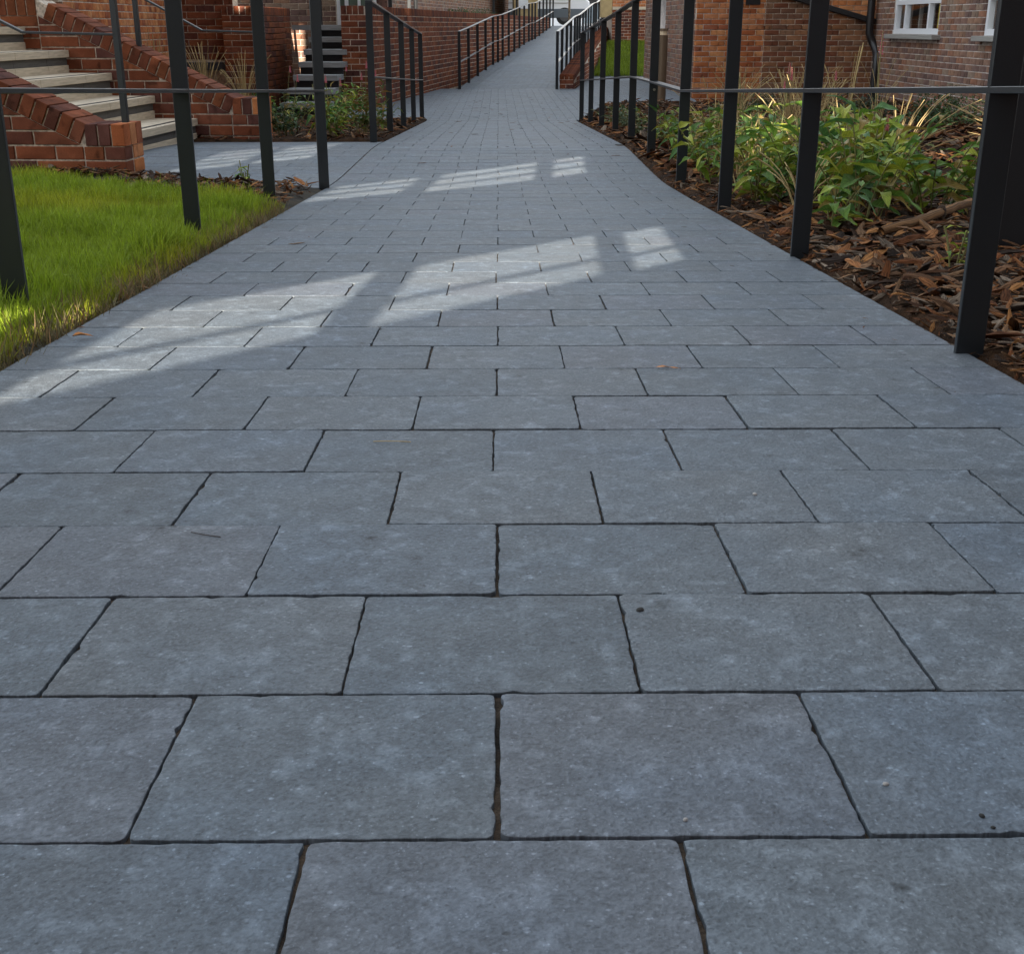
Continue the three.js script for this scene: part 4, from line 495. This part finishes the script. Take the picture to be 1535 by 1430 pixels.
function plant(name, label, x, z, o) {
  const y = o.y ?? (x > 0 ? bedTop(x, z) : bed2Top(x, z)); const t = thing(name, label, o.cat || 'plant', [x, y, z], 0, o.group); const r = rng(9000 + 37 * plantN++), stems = []; const mats = LEAF[o.mat || 'green'];
  for (let s = 0; s < o.stems; s++) {
    const a = r() * 6.283, out = o.r * Math.sqrt(r()), h = o.h * rr(0.55, 1.05, r), b = V(Math.cos(a) * out * 0.25, -0.01, Math.sin(a) * out * 0.25), e = V(Math.cos(a) * out, h, Math.sin(a) * out), mid = b.clone().lerp(e, 0.5).add(V(-Math.cos(a) * out * 0.15, h * 0.12, -Math.sin(a) * out * 0.15)); const c = new THREE.QuadraticBezierCurve3(b, mid, e); stems.push(new THREE.TubeGeometry(c, 6, 0.0022, 5));
    const nl = o.leaves; for (let k = 0; k < nl; k++) { const q = 0.18 + 0.82 * (k + r() * 0.6) / nl, p = c.getPoint(Math.min(1, q)), la = a + k * 2.4 + rr(-0.6, 0.6, r), L = o.size * (0.45 + 0.85 * Math.pow(r(), 0.8)) * (1.12 - 0.35 * q); const m = mesh('leaf', pick(leafGeos, r), pick(mats, r), t, p.toArray()); m.rotation.order = 'YXZ'; m.rotation.y = la; m.rotation.x = rr(-0.75, 0.3, r) + (q > 0.9 ? -0.3 : 0); m.rotation.z = rr(-0.45, 0.45, r); m.scale.set(L * rr(0.85, 1.15, r) * (o.narrow || 1), L, L); }
  }
  for (const [dx, dz, h, len] of o.spikes || []) { const top = V(dx, h, dz); stems.push(new THREE.TubeGeometry(new THREE.QuadraticBezierCurve3(V(dx * 0.4, 0, dz * 0.4), V(dx * 0.7, h * 0.6, dz * 0.7), top), 6, 0.002, 5)); spike(t, null, top, len || 0.05); }
  stems.forEach(q => mesh('stem', q, stemMat, t)); return t;
}
function dryGrass(label, x, z, h, n, spread, seed, y) { const r = rng(seed), gs = []; const t = thing('dry_grass_clump', label, 'dry grass', [x, y ?? (x > 0 ? bedTop(x, z) : bed2Top(x, z)), z]); for (let i = 0; i < n; i++) { const a = r() * 6.28, L = h * rr(0.5, 1.1, r), o = spread * r(), b = V(Math.cos(a) * o * 0.15, 0, Math.sin(a) * o * 0.15), e = V(Math.cos(a) * o, L, Math.sin(a) * o); gs.push(new THREE.TubeGeometry(new THREE.QuadraticBezierCurve3(b, V(Math.cos(a) * o * 0.3, L * 0.7, Math.sin(a) * o * 0.3), e), 5, rr(0.0014, 0.0026, r), 4)); } mesh('blades', merge(gs), strawStem, t); return t; }
function shrub(label, x, z, rx, h, n, seed, y) { const r = rng(seed), gs = []; const t = thing('shrub', label, 'shrub', [x, y ?? bedTop(x, z), z]); for (let i = 0; i < n; i++) { const a = r() * 6.28, u = Math.pow(r(), 0.4), el = Math.asin(r()), rad = u * (0.8 + 0.35 * vn(a * 2 + 5, el * 3 + 9, 256)); const p = V(Math.cos(a) * Math.cos(el) * rx * rad, Math.sin(el) * h * rad + 0.01, Math.sin(a) * Math.cos(el) * rx * rad); const L = rr(0.03, 0.055, r), g = leafGeos[i % 6].clone(); g.scale(L * 1.2, L, L); g.rotateX(rr(-0.9, 0.5, r)); g.rotateY(a + rr(-1.2, 1.2, r)); g.translate(p.x, p.y, p.z); gs.push(g); } const m = mesh('foliage', merge(gs), LEAF.dark[seed % 3], t); m.userData.kind = 'stuff'; const st = []; for (let i = 0; i < 9; i++) { const a = i * 0.7; st.push(new THREE.CylinderGeometry(0.003, 0.005, h * 0.8, 5).translate(0, h * 0.4, 0).rotateZ(rr(-0.6, 0.6, r)).rotateY(a)); } mesh('stem', merge(st), stemMat, t); return t; }
const LEAFY = 'leafy plants in the right bed';
const PL = [ // x, z, radius, height, stems, leaves, leaf size, label
  [0.98, -3.62, 0.10, 0.14, 4, 4, 0.085, 'small leafy shoot at the foot of the railing post nearest the big clump'],
  [1.16, -3.95, 0.22, 0.33, 9, 6, 0.105, 'nearest big leafy green plant, just right of the second railing post', [[0.15, -0.3, 0.3]]],
  [1.44, -4.1, 0.20, 0.26, 8, 5, 0.10, 'broad leafy green plant at the right end of the leafy clump'],
  [1.36, -4.6, 0.24, 0.36, 9, 6, 0.11, 'tall leafy green plant with one red flower spike above the middle rail', [[0.10, -0.3, 0.60, 0.085]]],
  [0.94, -4.55, 0.15, 0.24, 7, 5, 0.09, 'low leafy plant between the second and third railing posts'],
  [1.06, -4.95, 0.22, 0.32, 8, 6, 0.095, 'leafy plant with a magenta flower spike behind the third railing post', [[-0.12, -0.1, 0.48], [0.12, -0.2, 0.46]]],
  [0.94, -5.45, 0.17, 0.26, 7, 5, 0.085, 'bushy leafy plant left of the third railing post close to the paving'],
  [1.72, -4.75, 0.20, 0.15, 6, 5, 0.085, 'low spreading leafy plant at the right, in front of the bare bark'],
  [1.22, -5.6, 0.24, 0.30, 8, 6, 0.09, 'leafy plant in the middle of the clump with a pink spike', [[0.1, -0.2, 0.5]]],
  [1.62, -5.7, 0.24, 0.28, 8, 5, 0.095, 'pale green leafy plant behind the tall clump, beside the bare bark'],
  [0.98, -6.3, 0.18, 0.24, 7, 5, 0.08, 'leafy plant behind the fourth railing post'],
  [1.30, -6.5, 0.24, 0.28, 8, 5, 0.085, 'leafy plant at the back of the clump, level with the fourth post'],
  [1.15, -7.3, 0.22, 0.24, 7, 5, 0.08, 'yellowish leafy plant near the fifth railing post', null, 'mixed'],
  [1.75, -7.0, 0.24, 0.22, 7, 5, 0.085, 'sparse leafy plant in front of the dry grass tufts', [[0.1, 0, 0.45], [-0.2, 0.1, 0.4]], 'mixed'],
  [1.03, -8.9, 0.20, 0.20, 8, 6, 0.06, 'small grey-green plant behind the sixth railing post', null, 'grey'],
  [1.05, -10.1, 0.20, 0.20, 7, 6, 0.06, 'small grey-green plant between the seventh and eighth railing posts', null, 'grey'],
  [1.06, -11.4, 0.2, 0.18, 7, 6, 0.06, 'farthest grey-green plant near the end of the right railing', null, 'grey'],
  [1.55, -8.6, 0.24, 0.22, 7, 5, 0.075, 'leafy plant in front of the bollard light', null, 'mixed'],
  [1.26, -4.3, 0.24, 0.34, 9, 6, 0.105, 'broad leafy green plant in the heart of the nearest clump'],
  [1.12, -4.55, 0.2, 0.30, 8, 6, 0.10, 'leafy plant hidden partly behind the second railing post, at the left of the big clump'],
  [1.40, -5.05, 0.24, 0.34, 9, 6, 0.10, 'upright leafy plant just behind the tall clump with the red spike', null],
  [1.08, -5.85, 0.22, 0.28, 8, 6, 0.09, 'leafy plant between the third and fourth railing posts, set back from the paving'],
  [1.45, -6.2, 0.24, 0.28, 8, 6, 0.09, 'yellow-green leafy plant in the middle row behind the pink-spiked one', null, 'mixed'],
  [1.05, -6.9, 0.2, 0.25, 8, 6, 0.085, 'leafy plant between the fourth and fifth railing posts'],
  [1.5, -7.5, 0.26, 0.25, 8, 6, 0.085, 'leafy plant in the back row in front of the brick corner'],
  [1.05, -7.9, 0.2, 0.22, 8, 6, 0.075, 'leafy plant between the fifth and sixth railing posts', null, 'mixed'],
  [2.15, -6.6, 0.15, 0.12, 5, 4, 0.075, 'flat rosette of leaves on the bare bark at the right', null, 'grey'],
];
for (const [x, z, r, h, s, l, sz, label, sp, mat] of PL) plant('leafy_plant', label, x, z, { r: r * 1.12, h, stems: Math.round(s * 1.35), leaves: l + 1, size: sz * 1.1, spikes: sp, mat: mat || 'green', group: LEAFY });
plant('seedling', 'small green seedling in the bark beside the large right-hand post', 1.03, -2.74, { r: 0.05, h: 0.09, stems: 4, leaves: 5, size: 0.032 });
plant('seedling', 'small yellow-green seedling between the large right-hand post and the black square post', 1.14, -2.86, { r: 0.04, h: 0.06, stems: 3, leaves: 4, size: 0.03, mat: 'mixed' });
plant('seedling', 'tuft of green leaves in the bark at the corner of the lawn and side path', -1.14, -5.62, { r: 0.05, h: 0.13, stems: 7, leaves: 3, size: 0.07, narrow: 0.45 });
const LB = 'flowering plants in the left bed';
[[-1.50, -8.95, 0.20, 0.28, 9, 7, 0.06, 'dark green bushy plant farthest left in the left bed', [[0.1, 0.0, 0.42], [0.2, -0.1, 0.36]], 'dark'],
 [-1.17, -8.85, 0.22, 0.34, 10, 7, 0.075, 'bright leafy plant with pink spikes just right of the last lawn railing post', [[-0.02, 0, 0.42], [0.08, 0, 0.40]], 'green'],
 [-0.98, -9.2, 0.2, 0.34, 9, 7, 0.07, 'plant with several pink spikes in front of the brick pillar', [[0.0, 0, 0.42], [0.04, 0.02, 0.50], [0.1, 0, 0.44]], 'mixed'],
 [-0.95, -10.1, 0.16, 0.24, 7, 6, 0.06, 'low plant behind the short railing', null, 'mixed'],
 [-1.75, -10.2, 0.28, 0.30, 9, 7, 0.07, 'leafy plant at the foot of the grey steps', [[0.1, 0, 0.5]], 'mixed'],
 [-1.40, -11.0, 0.28, 0.32, 9, 7, 0.07, 'leafy plant in front of the brick pillar base', [[0.1, 0, 0.52], [-0.1, 0, 0.48]], 'green'],
].forEach(([x, z, r, h, s, l, sz, label, sp, mat]) => plant('flowering_plant', label, x, z, { r: r * 1.25, h: h * 1.05, stems: Math.round(s * 1.9), leaves: l + 1, size: sz * 1.2, spikes: sp, mat, narrow: 0.75, group: LB }));
dryGrass('tan dry grass clump behind the leafy plants, left of the tall clump', 1.98, -8.6, 0.42, 70, 0.32, 1); dryGrass('tan dry grass clump in front of the brown brick gable', 2.45, -9.8, 0.45, 70, 0.34, 2); dryGrass('tan dry grass clump nearest the brick corner', 2.2, -11.6, 0.5, 60, 0.3, 3);
dryGrass('straw coloured stalks among the leaves right of the second railing post', 1.3, -5.3, 0.42, 22, 0.35, 14); dryGrass('straw coloured stalks among the leaves near the fourth railing post', 1.2, -7.0, 0.4, 26, 0.35, 15); dryGrass('short straw tuft at the near edge of the big leafy clump', 1.02, -4.15, 0.22, 16, 0.2, 16);
dryGrass('straw stalks at the back of the leafy clump in front of the bare bark', 1.9, -6.0, 0.36, 40, 0.4, 17); dryGrass('straw stalks close to the third railing post', 1.0, -5.1, 0.34, 18, 0.25, 18);
dryGrass('low tan dry grass leaning over the bark at the right', 2.75, -6.6, 0.28, 60, 0.5, 4); dryGrass('thin dry stalks rising in front of the black downpipe', 3.3, -11.0, 0.55, 16, 0.3, 5); dryGrass('thin pale stalks rising above the leafy clump', 1.62, -5.9, 0.55, 12, 0.2, 6);
dryGrass('tall dry yellow grass behind the far stair wall', -2.95, -12.9, 0.62, 60, 0.30, 7, -0.42); dryGrass('dry yellow stalks between the far stair wall and the brick pillar', -2.5, -12.6, 0.55, 50, 0.34, 8, -0.42); dryGrass('dry stalks behind the second post of the stair handrail', -3.35, -12.6, 0.75, 30, 0.3, 9, -0.42);
shrub('low dark green shrub at the foot of the right building, nearer one', 3.85, -10.9, 0.36, 0.30, 900, 1); shrub('low dark green shrub beside the downpipe, farther one', 3.75, -13.2, 0.36, 0.26, 700, 2); shrub('dark green shrub at the foot of the brown brick gable', 3.0, -14.8, 0.5, 0.22, 700, 3);
shrub('small green plant on top of the retaining wall in front of the purplish building', -0.62, -25.6, 0.55, 0.12, 400, 4, 0.61);
// fallen branch and loose pieces
{
  const t = thing('fallen_branch', 'orange-brown broken branch lying on the bark chippings', 'branch', [1.12, bedTop(1.12, -3.42) + 0.015, -3.42]); const c = new THREE.CatmullRomCurve3([V(-0.07, 0.0, 0.06), V(0.02, 0.018, 0.02), V(0.12, 0.028, -0.06), V(0.24, 0.035, -0.2), V(0.33, 0.03, -0.3)]); const g = new THREE.TubeGeometry(c, 24, 0.013, 9), p = g.attributes.position; for (let i = 0; i < p.count; i++) { const k = 1 + 0.0; p.setY(i, p.getY(i) + (vn(p.getX(i) * 60 + 50, p.getZ(i) * 60 + 50, 256) - 0.5) * 0.008); } g.computeVertexNormals(); const wood = S({ map: barkT, color: rgb(0.42, 0.23, 0.10), roughness: 0.9 }); mesh('stick', g, wood, t); mesh('knot', new THREE.IcosahedronGeometry(0.018, 1).scale(0.8, 1.3, 0.8).translate(0.14, 0.03, -0.08), S({ map: barkT, color: rgb(0.13, 0.08, 0.05), roughness: 1 }), t);
  const s2 = new THREE.TubeGeometry(new THREE.CatmullRomCurve3([V(0.05, 0.02, 0.01), V(0.07, 0.0, 0.06), V(0.06, -0.01, 0.1)]), 8, 0.009, 6); mesh('side_branch', s2, wood, t);
}
const piece = (name, label, cat, geo, mat, x, z, turn, up = 0.004) => { const m = mesh(name, geo, mat); m.position.set(x, gy(z) + up, z); m.rotation.y = turn; return tag(m, label, cat); };
piece('bark_chip', 'single tan bark chip lying on the path at the left', 'bark chip', chipGeo(931).scale(0.05, 0.03, 0.04), S({ map: barkT, color: rgb(0.44, 0.27, 0.15), roughness: 0.9 }), -0.565, -3.43, 0.5);
piece('fallen_leaf', 'small orange leaf on the left edge of the path by the grass', 'leaf', leafGeo(941, 0.5, 0.1).scale(0.03, 0.03, 0.035), S({ color: rgb(0.5, 0.2, 0.05), roughness: 0.8, side: THREE.DoubleSide }), -0.735, -2.06, 1.9, 0.006);
piece('fallen_leaf', 'thin orange sliver of leaf in a paving joint right of the middle', 'leaf', leafGeo(942, 0.2, 0.1).scale(0.03, 0.02, 0.04), S({ color: rgb(0.5, 0.22, 0.08), roughness: 0.8, side: THREE.DoubleSide }), 0.24, -1.815, 1.5, 0.003);
piece('dry_needle', 'pale dry needle lying on a paver left of the middle', 'needle', new THREE.TubeGeometry(new THREE.QuadraticBezierCurve3(V(-0.022, 0, 0), V(0, 0.002, 0.003), V(0.024, 0, 0.002)), 8, 0.0006, 5), strawStem, -0.132, -1.41, 0, 0.001);
piece('twig', 'thin dark curved twig lying on a paver near the front left', 'twig', new THREE.TubeGeometry(new THREE.QuadraticBezierCurve3(V(-0.015, 0, -0.006), V(0, 0.001, 0.004), V(0.016, 0, 0.006)), 8, 0.0005, 5), S({ color: rgb(0.05, 0.04, 0.035), roughness: 1 }), -0.284, -1.085, 0, 0.001);
[[0.237, -0.635, 0.0016, 0.3, 'pale tiny stone on the paver at the lower right'], [0.108, -0.598, 0.0014, 0.3, 'pale tiny stone beside the lowest joint'], [0.283, -0.60, 0.0016, 0.02, 'dark crumb on the lower right paver'], [0.285, -0.588, 0.0012, 0.02, 'dark crumb lowest of the specks on the lower right paver'], [0.115, -0.9, 0.003, 0.03, 'dark bit of bark in the joint right of the middle'], [0.27, -1.2, 0.0022, 0.35, 'pale grit on the right-hand paver']].forEach(([x, z, r, c, label], i) => { const g = new THREE.IcosahedronGeometry(r, 1), p = g.attributes.position; for (let k = 0; k < p.count; k++) p.setXYZ(k, p.getX(k) * 1.3, p.getY(k) * 0.7, p.getZ(k)); piece('pebble', label, 'pebble', g, S({ color: rgb(c, c * 0.95, c * 0.9), roughness: 0.9 }), x, z, i, 0.0015); });
{ const r = rng(77), t = new THREE.Group(); t.name = 'leaf_litter'; scene.add(t); tag(t, 'scattered bark crumbs and dry leaf bits on the far paving', 'litter', null, 'stuff'); const im = new THREE.InstancedMesh(chipGeo(951), chipMat, 230); im.name = 'bark_crumbs'; im.userData.kind = 'stuff'; for (let i = 0; i < 230; i++) { let x, z; if (i >= 110) { z = -1.2 - r() * 6; x = (r() < 0.6 ? 1 : -1) * (0.765 - Math.pow(r(), 2.5) * 0.25); } else if (i < 60) { z = -12.2 - r() * 6; x = 1.0 - Math.pow(r(), 1.5) * 1.5; } else { z = -6.2 - r() * 12; x = (r() - 0.5) * 1.6; } const L = i >= 110 ? rr(0.004, 0.02, r) : rr(0.012, 0.06, r); _o.position.set(x, gy(z) + 0.003, z); _o.rotation.set(0, r() * 6.28, 0); _o.scale.set(L, L * 0.6, L * 0.8); _o.updateMatrix(); im.setMatrixAt(i, _o.matrix); const c = pick(CHIP, r); im.setColorAt(i, rgb(c[0], c[1], c[2])); } t.add(im); }

renderer.render(scene, camera);
